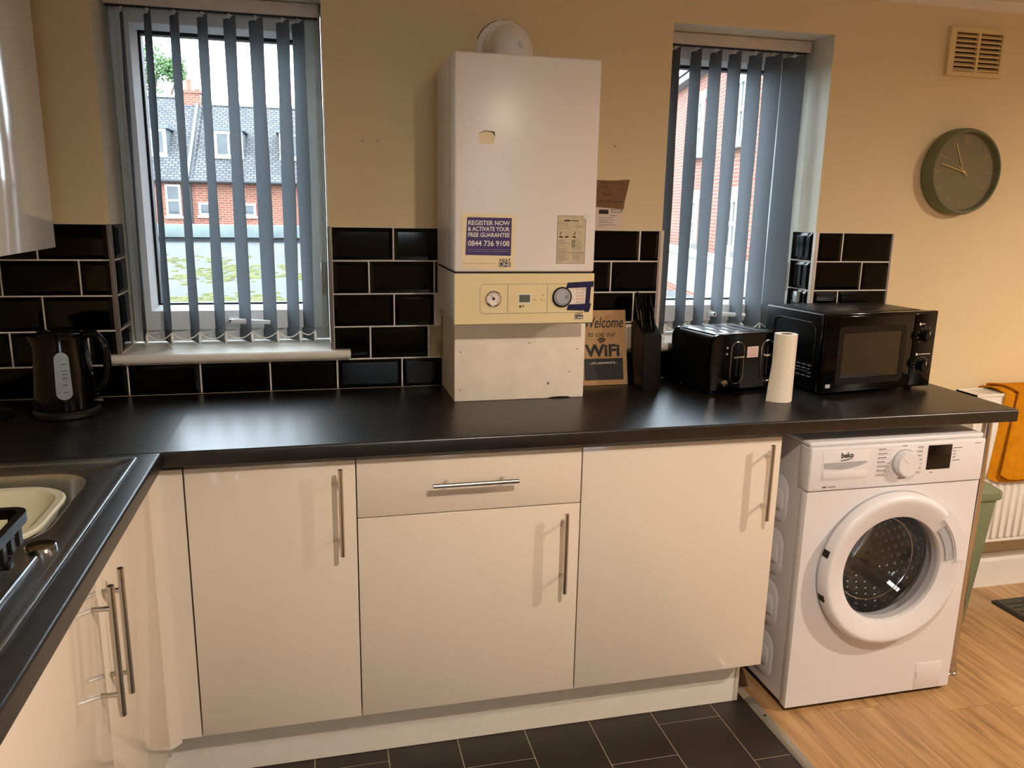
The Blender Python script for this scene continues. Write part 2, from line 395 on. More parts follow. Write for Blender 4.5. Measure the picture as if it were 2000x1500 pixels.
# oak laminate planks running towards the wall
PW, PL = 0.192, 1.285
bm = B((0.0004, PW-0.0004, 0.0004, PL-0.0004, ZF-0.006, ZF), r=0.0009, seg=1); plank_me = mesh_of(bm, 'laminate_oak', False)
random.seed(3)
for c in range(19):
    x = 2.058+PW*c
    if x+PW > XR: break
    y = YP-random.random()*PL*0.9
    if y < -0.06:
        lp('plank', B((x+0.0004, x+PW-0.0004, y+0.0004, YP-0.004, ZF-0.006, ZF)), 'laminate_oak', floor, False)
    while y-PL > YF:
        put('plank', plank_me, floor, (x, y-PL, 0)); y -= PL
struct('trim_1', (lambda bm: prism(bm, [(2.027, ZF), (2.060, ZF), (2.058, ZF+0.004), (2.050, ZF+0.0065), (2.038, ZF+0.0065), (2.029, ZF+0.004)], 'y', YF+0.02, -0.505))(bmesh.new()), 'threshold')
for k, yy in enumerate((-0.60, -1.0, -1.4)):
    b = bmesh.new(); lathe(b, [(0.005, 0.0062), (0.005, 0.0072), (0.003, 0.0076)], 12, (2.043, yy, ZF), cap1=True)
    lp('screw', b, 'shadow_gap', bpy.data.objects['trim_1'])
bm = bmesh.new(); prism(bm, [(YP, ZF), (-0.010, ZF), (-0.010, 0.086), (-0.006, 0.100), (-0.001, 0.110), (0.001, 0.120), (YP, 0.120)], 'x', 2.80, XR)
struct('baseboard_back', bm, 'radiator_white', False)
bm = bmesh.new(); prism(bm, [(YP, CEIL), (-0.02, CEIL), (-0.016, CEIL-0.008), (0.002, CEIL-0.022), (YP, CEIL-0.026)], 'x', XL, XR)
struct('trim_2', bm, 'ceiling_paint', False)

# ---------------------------------------------------------------- metro wall tiles
ZW = 0.91; ZR = 1.0038; PT = 0.102; G = 0.0021
ROWZ = [(ZW-0.0012, ZR)]+[(ZR+PT*k, ZR+PT*(k+1)) for k in range(4)]
ZTOP = ZR+4*PT
TCACHE = {}
def metro(w, h):
    k = (round(w, 4), round(h, 4))
    if k not in TCACHE:
        bm = bmesh.new(); b = min(0.011, w*0.3, h*0.3)
        def R(i, y): return [(i, y, i), (w-i, y, i), (w-i, y, h-i), (i, y, h-i)]
        loft(bm, [R(0, 0.0035), R(0, -0.0035), R(0.0012, -0.0045), R(b, -0.0078), R(b+0.0012, -0.008)])
        TCACHE[k] = mesh_of(bm, 'tile_black', False)
    return TCACHE[k]
random.seed(11)
def wtile(x0, x1, z0, z1):
    w, h = x1-x0-2*G, z1-z0-2*G
    if w < 0.006: return
    put('wall_tile', metro(w, h), wall_back, (x0+G, YP, z0+G), (random.uniform(-.004, .004), 0, random.uniform(-.004, .004)))
def wrow(k, joints, xa, xb, ztop=None):
    z0, z1 = ROWZ[k]
    xs = [xa]+[j for j in joints if xa+0.004 < j < xb-0.004]+[xb]
    for a, b in zip(xs, xs[1:]): wtile(a, b, z0, z1 if ztop is None else ztop)
def seq(x0, lo=-0.5, hi=3.0):
    k = math.floor((lo-x0)/0.202); r = []
    while x0+0.202*k < hi: r.append(x0+0.202*k); k += 1
    return r
wrow(0, seq(0.207), XL, 1.146); wrow(0, seq(0.213), 1.50, 2.778)
for k, j in ((1, -0.093), (2, 0.0008), (3, 0.104), (4, 0.0008)): wrow(k, seq(j), XL, 0.186)
for k, j, e in ((1, 0.917, 1.100), (2, 0.9928, 1.120), (3, 0.917, 1.132), (4, 0.9928, 1.140)): wrow(k, seq(j), 0.806, e)
for k, j in ((1, 1.70), (2, 1.7936), (3, 1.709), (4, 1.8067)): wrow(k, seq(j), 1.50, 1.876)
for k, j in ((1, 2.664), (2, 2.5776), (3, 2.6642), (4, 2.5762)): wrow(k, seq(j), 2.476, 2.778)
gb = [(XL, 1.146, YP-0.0036, YP, ZW+0.004, ZR), (1.50, 2.778, YP-0.0036, YP, ZW+0.004, ZR), (XL, 0.186, YP-0.0036, YP, ZR, ZTOP), (0.806, 1.103, YP-0.0036, YP, ZR, ZR+PT), (0.806, 1.142, YP-0.0036, YP, ZR+PT, ZTOP),
      (1.50, 1.876, YP-0.0036, YP, ZR, ZTOP), (2.476, 2.780, YP-0.0036, YP, ZR, ZTOP)]
lp('grout', B(*gb), 'grout', wall_back, False)
lp('bare_plaster', B((1.103, 1.146, YP-0.0015, YP+0.001, ZR, ZR+PT+0.03)), 'bare_plaster', wall_back, False)
# edge trims at the window corners and the free end
lp('tile_trim', B((0.186, 0.196, -0.003, YP+0.004, ZR, ZTOP), r=0.001), 'trim_grey', wall_back)
lp('tile_trim', B((0.795, 0.806, -0.003, YP+0.004, ZR+0.034, ZTOP), r=0.001), 'trim_grey', wall_back)
lp('tile_trim', B((1.876, 1.888, -0.003, YP+0.004, ZR+0.034, ZTOP), r=0.001), 'trim_pale', wall_back)
lp('tile_trim', B((2.462, 2.475, -0.003, YP+0.004, ZR+0.034, ZTOP), r=0.001), 'trim_pale', wall_back)
lp('tile_trim', B((2.778, 2.782, -0.001, YP, ZW+0.002, ZTOP), r=0.0006), 'trim_pale', wall_back)
# tiles in the reveals
for k in range(1, 5):
    z0, z1 = ROWZ[k]
    if k == 1: z0 = 1.039
    put('reveal_tile', metro(0.125, z1-z0-2*G), wall_back, (W1[0], 0.015, z0+G), (0, 0, PI/2))
    put('reveal_tile', metro(0.125, z1-z0-2*G), wall_back, (W2[1], 0.140, z0+G), (0, 0, -PI/2))
lp('grout', B((W1[0], W1[0]+0.003, 0.012, 0.142, ZR+0.034, ZTOP), (W2[1]-0.003, W2[1], 0.012, 0.142, ZR+0.034, ZTOP)), 'grout', wall_back, False)
# small screw holes / wall plugs in the plaster
for x, z in ((0.905, 1.664), (0.951, 1.666), (1.705, 1.675)):
    b = bmesh.new(); lathe(b, [(0.0035, YP-0.0015), (0.0035, YP+0.001)], 10, (x, 0, z), 'y', cap0=True); lp('wall_plug', b, 'bare_plaster', wall_back)
# cracked plaster patch round the flue is part of the flue below

# ---------------------------------------------------------------- windows
def rect_frame(x0, x1, z0, z1, wl, wr, wb, wt, y0, y1, ch=0.01):
    bm = bmesh.new()
    o = rect(x0, x1, z0, z1); i = rect(x0+wl, x1-wr, z0+wb, z1-wt)
    i2 = rect(x0+wl-ch, x1-wr+ch, z0+wb-ch, z1-wt+ch); o2 = rect(x0+0.003, x1-0.003, z0+0.003, z1-0.003)
    L = [[(p[0], y1, p[1]) for p in o], [(p[0], y0+0.003, p[1]) for p in o], [(p[0], y0, p[1]) for p in o2], [(p[0], y0, p[1]) for p in i2], [(p[0], y0+ch*1.6, p[1]) for p in i], [(p[0], y1, p[1]) for p in i]]
    return loft(bm, L+[L[0]], False, False)
def make_window(name, a, b, gx0, gx1, sx0, sx1, n):
    w = put(name, None, None, ((a+b)/2, 0.2, 1.037)); w['kind'] = 'structure'
    wp('window_frame', rect_frame(a+0.0015, b-0.0015, 1.039, 2.0565, 0.034, 0.034, 0.04, 0.034, 0.200, 0.270, 0.006), 'pvc_white', w, False)
    sash = wp('sash', rect_frame(a+0.022, b-0.022, 1.078, 2.038, gx0-a-0.022, b-0.022-gx1, 1.155-1.078, 2.038-1.970, 0.182, 0.262, 0.016), 'pvc_white', w, False)
    wp('gasket', rect_frame(gx0-0.003, gx1+0.003, 1.152, 1.973, 0.011, 0.009, 0.009, 0.013, 0.212, 0.250, 0.001), 'gasket', w, False)
    wp('glass_pane', B((gx0-0.002, gx1+0.002, 0.232, 0.236, 1.153, 1.972)), 'window_glass', w, False)
    hb = B((0.478 if n == 1 else 2.16, 0.512 if n == 1 else 2.20, 0.170, 0.1815, 1.095, 1.119), r=0.004)
    h = wp('window_handle', hb, 'pvc_white', w)
    hx = 0.49 if n == 1 else 2.175
    b2 = bmesh.new(); tube(b2, [(hx, 0.166, 1.107), (hx, 0.150, 1.107), (hx+0.015, 0.146, 1.109), (hx+0.12, 0.146, 1.104)], [0.009, 0.009, 0.009, 0.007], 10); wp('lever', b2, 'pvc_white', h)
    b2 = bmesh.new(); lathe(b2, [(0.006, -0.001), (0.006, 0.0)], 12, (hx, 0.144, 1.109), 'y', cap0=True); wp('lock_barrel', b2, 'gasket', h)
    # sill board with horns
    bm = bmesh.new()
    prof = [(-0.026, 1.0125), (-0.031, 1.017), (-0.033, 1.025), (-0.031, 1.033), (-0.026, 1.037)]
    x0, x1 = a-0.028, b+0.057
    if n == 2: x0, x1 = a-0.05, b+0.05
    loft(bm, [[(x0, -0.0012, 1.0125)]+[(x0, p[0], p[1]) for p in prof]+[(x0, -0.0012, 1.037)], [(x1, -0.0012, 1.0125)]+[(x1, p[0], p[1]) for p in prof]+[(x1, -0.0012, 1.037)]])
    box(bm, a+0.0012, b-0.0012, -0.0012, 0.1995, 1.0125, 1.037)
    wp('window_sill', bm, 'sill_white', w)
    return w
win1 = make_window('window_1', W1[0], W1[1], 0.268, 0.728, 0.215, 0.775, 1)
win2 = make_window('window_2', W2[0], W2[1], 1.958, 2.392, 1.9, 2.45, 2)
w3 = put('window_3', None, None, (1.6, YF-0.1, 1.0)); w3['kind'] = 'structure'
wp('window_frame', rect_frame(RW[0]+0.002, RW[1]-0.002, RZ[0]+0.002, RZ[1]-0.002, 0.06, 0.06, 0.06, 0.06, YF-0.16, YF-0.10, 0.005), 'pvc_white', w3, False)
wp('mullion', B((1.42, 1.48, YF-0.155, YF-0.105, RZ[0]+0.06, RZ[1]-0.06)), 'pvc_white', w3, False)
for a, b in ((RW[0]+0.055, 1.425), (1.475, RW[1]-0.055)): wp('glass_pane', B((a, b, YF-0.132, YF-0.128, RZ[0]+0.055, RZ[1]-0.055)), 'window_glass', w3, False)
wp('window_sill', B((RW[0]-0.03, RW[1]+0.03, YF+0.001, YF+0.05, RZ[0]-0.03, RZ[0]-0.003), r=0.004), 'sill_white', w3)

# ---------------------------------------------------------------- vertical blinds
def make_blind(label, x0, x1, edges, angs, seedn, cordx, cordz, cordmat, wz):
    rnd = random.Random(seedn)
    bl = thing('vertical_blind', label, 'blind', ((x0+x1)/2, 0.13, 1.05), 0, 'grey vertical blinds hung in the window reveals')
    hr = wp('headrail', B((x0, x1, 0.117, 0.158, 2.020, 2.0565), r=0.003), 'trim_pale', bl)
    wp('track_slot', B((x0+0.004, x1-0.004, 0.128, 0.147, 2.0175, 2.0205)), 'shadow_gap', hr)
    ZT_, ZB_ = 2.008, 1.056; wd = 0.089
    fr, bk = [], []
    for (xt, xb), th in zip(edges, angs):
        loops = []; N = 14
        for k in range(N+1):
            z = ZT_+(ZB_-ZT_)*k/N
            t = k/N; wob = 0.05*math.sin(t*7+seedn+xt*9)*min(1, t*4)*(1-0.5*t)+rnd.uniform(-.012, .012)
            a = th+wob; xe = xt+(xb-xt)*t
            d = Vector((math.sin(th), math.cos(th), 0)); c = Vector((xe, 0.098, z))+d*wd/2
            d = Vector((math.sin(a), math.cos(a), 0)); nrm = Vector((d.y, -d.x, 0))
            fp, bp = [], []
            for u in (-0.5, -0.25, 0, 0.25, 0.5):
                q = c+d*u*wd+nrm*(0.0035*(1-(2*u)**2))
                fp.append(q+nrm*0.0005); bp.append(q-nrm*0.0005)
            loops.append(fp+bp[::-1])
        d = Vector((math.sin(th), math.cos(th), 0))
        bm = bmesh.new(); loft(bm, loops); v = wp('vane', bm, 'vane_fabric', bl, True, 60)
        c = Vector((xt, 0.098, 0))+d*wd/2
        b = bmesh.new(); tube(b, [(c.x, c.y, 2.024), (c.x, c.y, 2.004)], 0.0035, 8); tube(b, [(c.x-d.x*.014, c.y-d.y*.014, 2.010), (c.x+d.x*.014, c.y+d.y*.014, 2.010)], 0.0028, 6); wp('hanger', b, 'cord_white', v)
        cb = Vector((xb, 0.098, 0))+d*wd/2
        e0 = cb-d*(wd/2+0.001); e1 = cb+d*(wd/2)
        b = bmesh.new()
        nr = Vector((d.y, -d.x, 0))*0.0022
        loft(b, [[e0-nr+Vector((0, 0, 1.047)), e1-nr+Vector((0, 0, 1.047)), e1+nr+Vector((0, 0, 1.047)), e0+nr+Vector((0, 0, 1.047))], [e0-nr+Vector((0, 0, 1.082)), e1-nr+Vector((0, 0, 1.082)), e1+nr+Vector((0, 0, 1.082)), e0+nr+Vector((0, 0, 1.082))]])
        wp('vane_weight', b, 'vane_fabric', v)
        b = bmesh.new(); q = e0-d*0.0012
        tube(b, [(q.x, q.y, 1.048), (q.x, q.y, 1.056), (q.x, q.y, 1.072), (q.x, q.y, 1.080)], [0.0020, 0.0042, 0.0042, 0.0020], 8); wp('weight_clip', b, 'cord_white', v)
        fr.append(e0-d*0.001); bk.append(e1)
    b = bmesh.new()
    for L in (fr, bk):
        pts = []
        for p, q in zip(L, L[1:]):
            n = max(4, int((q-p).length/0.004)); sag = 0.021*min(1, (q-p).length/0.07)
            for k in range(n): pts.append(p+(q-p)*(k/n)+Vector((0, 0, 1.083-sag*4*(k/n)*(1-k/n)-(0.0 if L is fr else -0.003))))
        pts.append(L[-1]+Vector((0, 0, 1.083)))
        tube(b, pts, [0.0024 if i % 2 else 0.0012 for i in range(len(pts))], 6)
    wp('bead_chain', b, 'cord_white', bl)
    b = bmesh.new()
    tube(b, [(cordx-0.008, 0.135, 2.02), (cordx-0.008, 0.134, 1.6), (cordx-0.005, 0.132, cordz+0.1), (cordx-0.010, 0.13, cordz+0.05), (cordx-0.008, 0.13, cordz)], 0.0011, 6)
    tube(b, [(cordx+0.006, 0.135, 2.02), (cordx+0.007, 0.133, 1.6), (cordx+0.008, 0.13, cordz)], 0.0011, 6)
    wp('pull_cord', b, 'cord_white', bl)
    wp('cord_weight', B((cordx-wz, cordx+wz, 0.119, 0.141, cordz-0.105, cordz), r=0.003), cordmat, bl)
    if seedn == 2: wp('cord_cleat', B((2.444, 2.4565, 0.050, 0.078, 1.160, 1.200), r=0.002), 'plastic_clear', bl)
    return bl
e1t = [0.255, 0.328, 0.401, 0.479, 0.556, 0.632, 0.706, 0.749]; e1b = [0.248, 0.320, 0.400, 0.477, 0.555, 0.633, 0.702, 0.748]
make_blind('grey vertical blind with slats turned open in the window over the kettle', W1[0]+0.006, W1[1]-0.006, list(zip(e1t, e1b)),
           [-0.285, -0.38, -0.41, -0.44, -0.48, -0.53, -0.47, -0.43], 1, 0.782, 1.298, 'plastic_clear', 0.009)
e2t = [1.955, 2.032, 2.105, 2.177, 2.256, 2.330, 2.423]
make_blind('grey vertical blind with nearly closed slats in the window behind the toaster', W2[0]+0.006, W2[1]-0.012, [(x, x) for x in e2t],
           [0.03, 0.0, -0.01, -0.02, -0.05, -0.16, -0.48], 2, 2.438, 1.300, 'cord_white', 0.009)

# ================================================================== CEILING DOWNLIGHTS
def downlight(x, y, w, where):
    t = thing('ceiling_downlight', 'recessed white ceiling downlight '+where, 'light', (x, y, CEIL), 0, 'ceiling downlights')
    b = bmesh.new(); lathe(b, [(0.030, -0.0005), (0.030, -0.004), (0.040, -0.006), (0.044, -0.001)], 32); lp('bezel', b, 'downlight_ring', t)
    b = bmesh.new(); lathe(b, [(0.0295, -0.0022), (0.0001, -0.0022)], 24); lp('lens', b, 'lamp_lens', t)
    L = bpy.data.lights.new('downlight_lamp', 'SPOT'); L.energy = w; L.color = LAMP; L.spot_size = math.radians(177); L.spot_blend = 0.72; L.shadow_soft_size = 0.03
    put('downlight_lamp', L, t, (0, 0, -0.02)).data.name = 'downlight_lamp'
    return t
downlight(1.49, -2.12, LAMP_W, 'facing the boiler'); downlight(4.0, -1.9, LAMP_W*1.9, 'nearest the radiator'); downlight(1.62, -4.9, LAMP_W*0.12, 'close to the window behind the viewer'); downlight(4.25, -4.9, LAMP_W*0.12, 'in the far corner behind the viewer')

# ================================================================== WORKTOPS AND UNITS
XI = 0.398; XE = 2.808; YWF = -0.600; ZU = 0.872
def worktop_prof():      # (depth, z) front edge, postformed
    r = 0.010; pts = []
    for k in range(6):
        a = PI/2*k/5; pts.append((-(r*math.sin(a)-r), r*(1-math.cos(a))))
    return pts
def front_profile(y_front, y_back):
    r = 0.006; p = [(y_back, ZW)]
    for k in range(6):
        a = PI/2*k/5; p.append((y_front+r-r*math.sin(a), ZW-r+r*math.cos(a)))
    for k in range(4):
        a = PI/2*k/3; p.append((y_front+0.004-0.004*math.cos(a), ZU+0.004-0.004*math.sin(a)))
    p.append((y_back, ZU)); return p
bm = bmesh.new(); prism(bm, front_profile(YWF, -0.0008), 'x', XI+0.0015, XE-0.001)
wt = thing('worktop', 'black speckled laminate worktop running under both windows', 'worktop', (1.3, -0.3, ZU))
box(bm, XL+0.002, XI+0.0015, YWF+0.0003, -0.0008, ZU, ZW)
wp('slab', bm, 'worktop_black', wt)
wp('end_cap', B((XE-0.001, XE, YWF+0.004, -0.0012, ZU+0.001, ZW-0.001)), 'worktop_black', wt)
bm = bmesh.new(); tube(bm, [(XL+0.01, YWF-0.0004, ZW+0.0002), (XI-0.004, YWF-0.0004, ZW+0.0002)], 0.0011, 6); wp('joint_strip', bm, 'gasket', wt)
# left-hand run with the sink cut-out
SX0, SX1, SY0, SY1 = -0.140, 0.340, -1.590, -0.640      # hole
lw = thing('worktop', 'black laminate worktop holding the steel sink, left-hand run', 'worktop', (0.1, -1.6, ZU))
bm = bmesh.new()
pr = front_profile(0, 0.060)
lo = [[(XI-q[0], y, q[1]) for q in pr] for y in (YWF-0.0022, -2.3)]
loft(bm, lo)
wp('front_edge', bm, 'worktop_black', lw)
wp('slab', B((XL+0.002, SX0, -2.3, YWF-0.0022, ZU, ZW), (SX0, XI-0.060, SY1, YWF-0.0022, ZU, ZW), (SX0, XI-0.060, -2.3, SY0, ZU, ZW)), 'worktop_black', lw, False)

YD = -0.5636; DT = 0.018
def bar_handle(parent, p0, p1, out, so=0.034, r=0.006):
    p0, p1, out = Vector(p0), Vector(p1), Vector(out)
    d = (p1-p0).normalized(); L = (p1-p0).length
    b = bmesh.new(); tube(b, [p0, p0+d*0.0008, p1-d*0.0008, p1], [r*0.85, r, r, r*0.85], 14); h = wp('handle', b, 'steel_bar', parent)
    for t in (0.17, 0.83):
        q = p0+d*L*t
        b = bmesh.new(); tube(b, [q-out*(r*0.3), q-out*(so-0.0004)], 0.0048, 10); wp('handle_post', b, 'steel_bar', h)
    return h
def carcass(parent, x0, x1):
    y0, y1, z0, z1 = YD+DT+0.002, -0.02, 0.1335, ZU-0.002
    t = 0.016
    wp('carcass', B((x0, x0+t, y0, y1, z0, z1), (x1-t, x1, y0, y1, z0, z1), (x0+t, x1-t, y0, y1, z0, z0+t), (x0+t, x1-t, y1-0.008, y1, z0+t, z1), (x0+t, x1-t, y0, y0+0.08, z1-t, z1)), 'carcass', parent, False)
    for sx in (x0+0.05, x1-0.05):
        for sy in (-0.43, -0.10):
            b = bmesh.new(); lathe(b, [(0.028, ZF), (0.028, ZF+0.01), (0.015, ZF+0.014), (0.015, 0.120), (0.026, 0.126), (0.026, z0)], 16, (sx, sy, 0), cap0=True, cap1=True); wp('leg', b, 'black_plastic', parent)
def door_panel(parent, name, x0, x1, z0, z1):
    return wp(name, B((x0, x1, YD, YD+DT, z0, z1), r=0.0016), 'cabinet', parent)
ZB, ZTD, ZDR = 0.1315, 0.8545, 0.6984
GRP = 'glossy cream base units under the worktop'
PX = (0.4342, 0.8396, 1.4371, 2.0361)
u1 = thing('base_unit', 'narrow cream gloss cupboard with a tall door, next to the corner', 'kitchen unit', (0.637, -0.3, 0), 0, GRP)
carcass(u1, PX[0]+0.001, PX[1]-0.0008); d = door_panel(u1, 'door', PX[0]+0.002, PX[1]-0.0015, ZB, ZTD)
bar_handle(d, (0.8005, -0.5976, 0.843), (0.8005, -0.5976, 0.613), (0, -1, 0))
u2 = thing('base_unit', 'cream gloss unit with one drawer above a door, under the boiler', 'kitchen unit', (1.138, -0.3, 0), 0, GRP)
carcass(u2, PX[1]+0.0008, PX[2]-0.0008); d = door_panel(u2, 'door', PX[1]+0.0015, PX[2]-0.0015, ZB, ZDR-0.0015)
bar_handle(d, (1.389, -0.5976, 0.682), (1.389, -0.5976, 0.451), (0, -1, 0))
d = door_panel(u2, 'drawer', PX[1]+0.0015, PX[2]-0.0015, ZDR+0.0015, ZTD); bar_handle(d, (1.029, -0.5976, 0.784), (1.254, -0.5976, 0.784), (0, -1, 0))
u3 = thing('base_unit', 'wide cream gloss cupboard with one door beside the washing machine', 'kitchen unit', (1.737, -0.3, 0), 0, GRP)
carcass(u3, PX[2]+0.0008, PX[3]-0.001); d = door_panel(u3, 'door', PX[2]+0.0015, PX[3], ZB, ZTD)
bar_handle(d, (1.988, -0.5976, 0.841), (1.988, -0.5976, 0.615), (0, -1, 0))
# corner post, plinths
cp = thing('corner_post', 'cream corner post joining the two runs of cupboards', 'trim', (0.38, -0.58, 0))
bm = bmesh.new()
pl = [(0.3440, -0.6040), (0.3440, -0.5500), (0.3900, -0.5450), (0.4325, -0.5450), (0.4325, -0.5630), (0.3900, -0.5630), (0.3830, -0.5655), (0.3660, -0.5805), (0.3616, -0.5880), (0.3616, -0.6040)]
prism(bm, pl, 'z', ZB-0.001, ZTD); wp('post_body', bm, 'cabinet', cp)
wp('post_foot', (lambda b: prism(b, [(0.350, -0.556), (0.384, -0.560), (0.370, -0.575), (0.350, -0.590)], 'z', 0.118, ZB-0.0012))(bmesh.new()), 'plinth', cp, False)
bm = B((0.318, 2.000, -0.5035, -0.488, ZF+0.001, 0.1325))
p = thing('plinth', 'white kick board along the foot of the back cupboards', 'plinth', (1.1, -0.52, 0))
wp('board', bm, 'plinth', p, False)
wp('end_clip', B((1.990, 2.0015, -0.5075, -0.5037, ZF+0.003, 0.1325), r=0.0015), 'plinth', p)
wp('end_return', B((1.986, 2.000, -0.4878, -0.480, ZF+0.001, 0.1325)), 'plinth', p, False)
p = thing('plinth', 'white kick board along the foot of the sink cupboards', 'plinth', (0.33, -1.4, 0))
wp('board', B((0.302, 0.317, -2.28, -0.488, ZF+0.001, 0.1325)), 'plinth', p, False)
# left run units
XD = 0.3616
def left_unit(label, yb, yf, hy, y0c):
    u = thing('base_unit', label, 'kitchen unit', (0.1, (yb+yf)/2, 0), 0, 'cream base units under the sink run')
    t = 0.016; x0, x1 = XL+0.02, XD-DT-0.002
    wp('carcass', B((x0, x1, yf+0.0008, yf+t, 0.1335, 0.74), (x0, x1, yb-t, yb-0.0008, 0.1335, 0.74), (x0, x1, yf+t, yb-t, 0.1335, 0.1495), (x0, x0+0.008, yf+t, yb-t, 0.15, 0.74)), 'carcass', u, False)
    d = wp('door', B((XD-DT, XD, yf+0.0015, yb-0.0015, ZB, ZTD), r=0.0016), 'cabinet', u)
    bar_handle(d, (XD+0.034, hy, 0.825), (XD+0.034, hy, 0.570), (1, 0, 0))
left_unit('cream gloss sink cupboard door nearest the corner post', -0.6075, -1.060, -1.030, 0)
left_unit('cream gloss cupboard door nearer the viewer below the sink drainer', -1.062, -1.560, -1.100, 0)
left_unit('cream gloss cupboard at the near end of the sink run', -1.562, -2.160, -2.10, 0)
# wall unit, upper left
wu = thing('wall_unit', 'glossy white wall cupboard on the left above the kettle', 'kitchen unit', (-0.04, -0.7, 1.36))
wp('carcass', B((XL+0.001, 0.096, -1.45, -0.236, 1.362, 2.08)), 'carcass', wu, False)
for a, b in ((-0.8385, -0.2345), (-1.448, -0.8415)): wp('door', B((0.100, 0.118, a, b, 1.358, 2.084), r=0.0014), 'wall_cabinet', wu)
wp('hinge_gap', B((0.096, 0.100, -1.445, -0.24, 1.366, 2.076)), 'shadow_gap', wu, False)

# chrome worktop leg
lg = thing('support_post', 'round chrome post holding up the free end of the worktop', 'post', (2.797, -0.505, ZF))
b = bmesh.new(); lathe(b, [(0.0145, 0.02), (0.0145, 0.890)], 24, (2.797, -0.505, ZF)); wp('tube', b, 'chrome', lg)
b = bmesh.new(); lathe(b, [(0.030, 0.0), (0.030, 0.004), (0.027, 0.008), (0.019, 0.012), (0.018, 0.030), (0.0146, 0.032)], 24, (2.797, -0.505, ZF), cap0=True); wp('foot', b, 'chrome', lg)
b = bmesh.new(); lathe(b, [(0.0146, 0.877), (0.018, 0.879), (0.018, 0.891), (0.020, 0.894), (0.020, ZU-ZF-0.0005)], 24, (2.797, -0.505, ZF), cap1=True); wp('top_flange', b, 'chrome', lg)

# ================================================================== SINK
sk = thing('sink', 'stainless steel inset sink with drainer set in the left worktop', 'sink', (0.1, -1.1, ZW))
X0, X1, Y0, Y1 = -0.155, 0.354, -1.610, -0.628
def RR(x0, x1, y0, y1, r, z, n=6): return [(p[0], p[1], z) for p in rrect((x0+x1)/2, (y0+y1)/2, x1-x0, y1-y0, r, n)]
bm = bmesh.new()
BX0, BX1, BY0, BY1 = -0.10, 0.283, -1.092, -0.700
zd = ZW+0.0015
loops = [RR(X0, X1, Y0, Y1, 0.012, ZW+0.0004), RR(X0+0.0008, X1-0.0008, Y0+0.0008, Y1-0.0008, 0.012, ZW+0.0030), RR(X0+0.004, X1-0.004, Y0+0.004, Y1-0.004, 0.012, ZW+0.0040),
         RR(X0+0.008, X1-0.008, Y0+0.008, Y1-0.008, 0.012, ZW+0.0030), RR(X0+0.0165, X1-0.0165, Y0+0.018, Y1-0.018, 0.03, ZW+0.0026), RR(X0+0.021, X1-0.021, Y0+0.022, Y1-0.022, 0.03, zd-0.003),
         RR(BX0-0.006, BX1+0.006, BY0-0.006, BY1+0.006, 0.085, zd-0.0035), RR(BX0, BX1, BY0, BY1, 0.085, zd-0.007), RR(BX0+0.004, BX1-0.004, BY0+0.004, BY1-0.004, 0.083, zd-0.018),
         RR(BX0+0.012, BX1-0.012, BY0+0.012, BY1-0.012, 0.08, zd-0.120), RR(BX0+0.03, BX1-0.03, BY0+0.03, BY1-0.03, 0.07, zd-0.148), RR(BX0+0.06, BX1-0.06, BY0+0.06, BY1-0.06, 0.06, zd-0.152)]
loft(bm, loops, False, True)
wp('basin', bm, 'sink_steel', sk)
b = bmesh.new()
for k in range(8):
    x = 0.302-k*0.048
    loft(b, [RR(x-0.006, x+0.006, -1.55, -1.148-(0.0 if k else 0.0), 0.0055, zd-0.0036, 4), RR(x-0.004, x+0.004, -1.548, -1.150, 0.0038, zd-0.0008, 4), RR(x-0.002, x+0.002, -1.546, -1.152, 0.0019, zd+0.0004, 4)], False, True)
for f in b.faces: pass
wp('drainer_ribs', b, 'sink_steel', sk)
b = bmesh.new(); lathe(b, [(0.024, zd-0.0030), (0.024, zd+0.003), (0.022, zd+0.0045), (0.0001, zd+0.005)], 32, (0.2935, -1.0935, 0)); 
bmesh.ops.translate(b, verts=b.verts, vec=(0.006, -0.022, 0)); wp('overflow_cap', b, 'chrome', sk)
# washing-up bowl
wb = thing('washing_up_bowl', 'cream plastic washing-up bowl sitting inside the sink', 'bowl', (0.08, -0.93, 0.77))
bm = bmesh.new()
ax0, ax1, ay0, ay1 = -0.085, 0.266, -1.078, -0.775
L = [RR(ax0+.05, ax1-.05, ay0+.05, ay1-.05, 0.05, 0.768), RR(ax0+.035, ax1-.035, ay0+.035, ay1-.035, 0.06, 0.775), RR(ax0+.012, ax1-.012, ay0+.012, ay1-.012, 0.08, 0.892), RR(ax0, ax1, ay0, ay1, 0.09, 0.897), RR(ax0, ax1, ay0, ay1, 0.09, 0.902),
     RR(ax0+.003, ax1-.003, ay0+.003, ay1-.003, 0.09, 0.905), RR(ax0+.016, ax1-.016, ay0+.016, ay1-.016, 0.08, 0.903), RR(ax0+.022, ax1-.022, ay0+.022, ay1-.022, 0.075, 0.893), RR(ax0+.04, ax1-.04, ay0+.04, ay1-.04, 0.06, 0.80), RR(ax0+.055, ax1-.055, ay0+.055, ay1-.055, 0.05, 0.79)]
loft(bm, L, True, True); wp('bowl_body', bm, 'bowl_cream', wb)
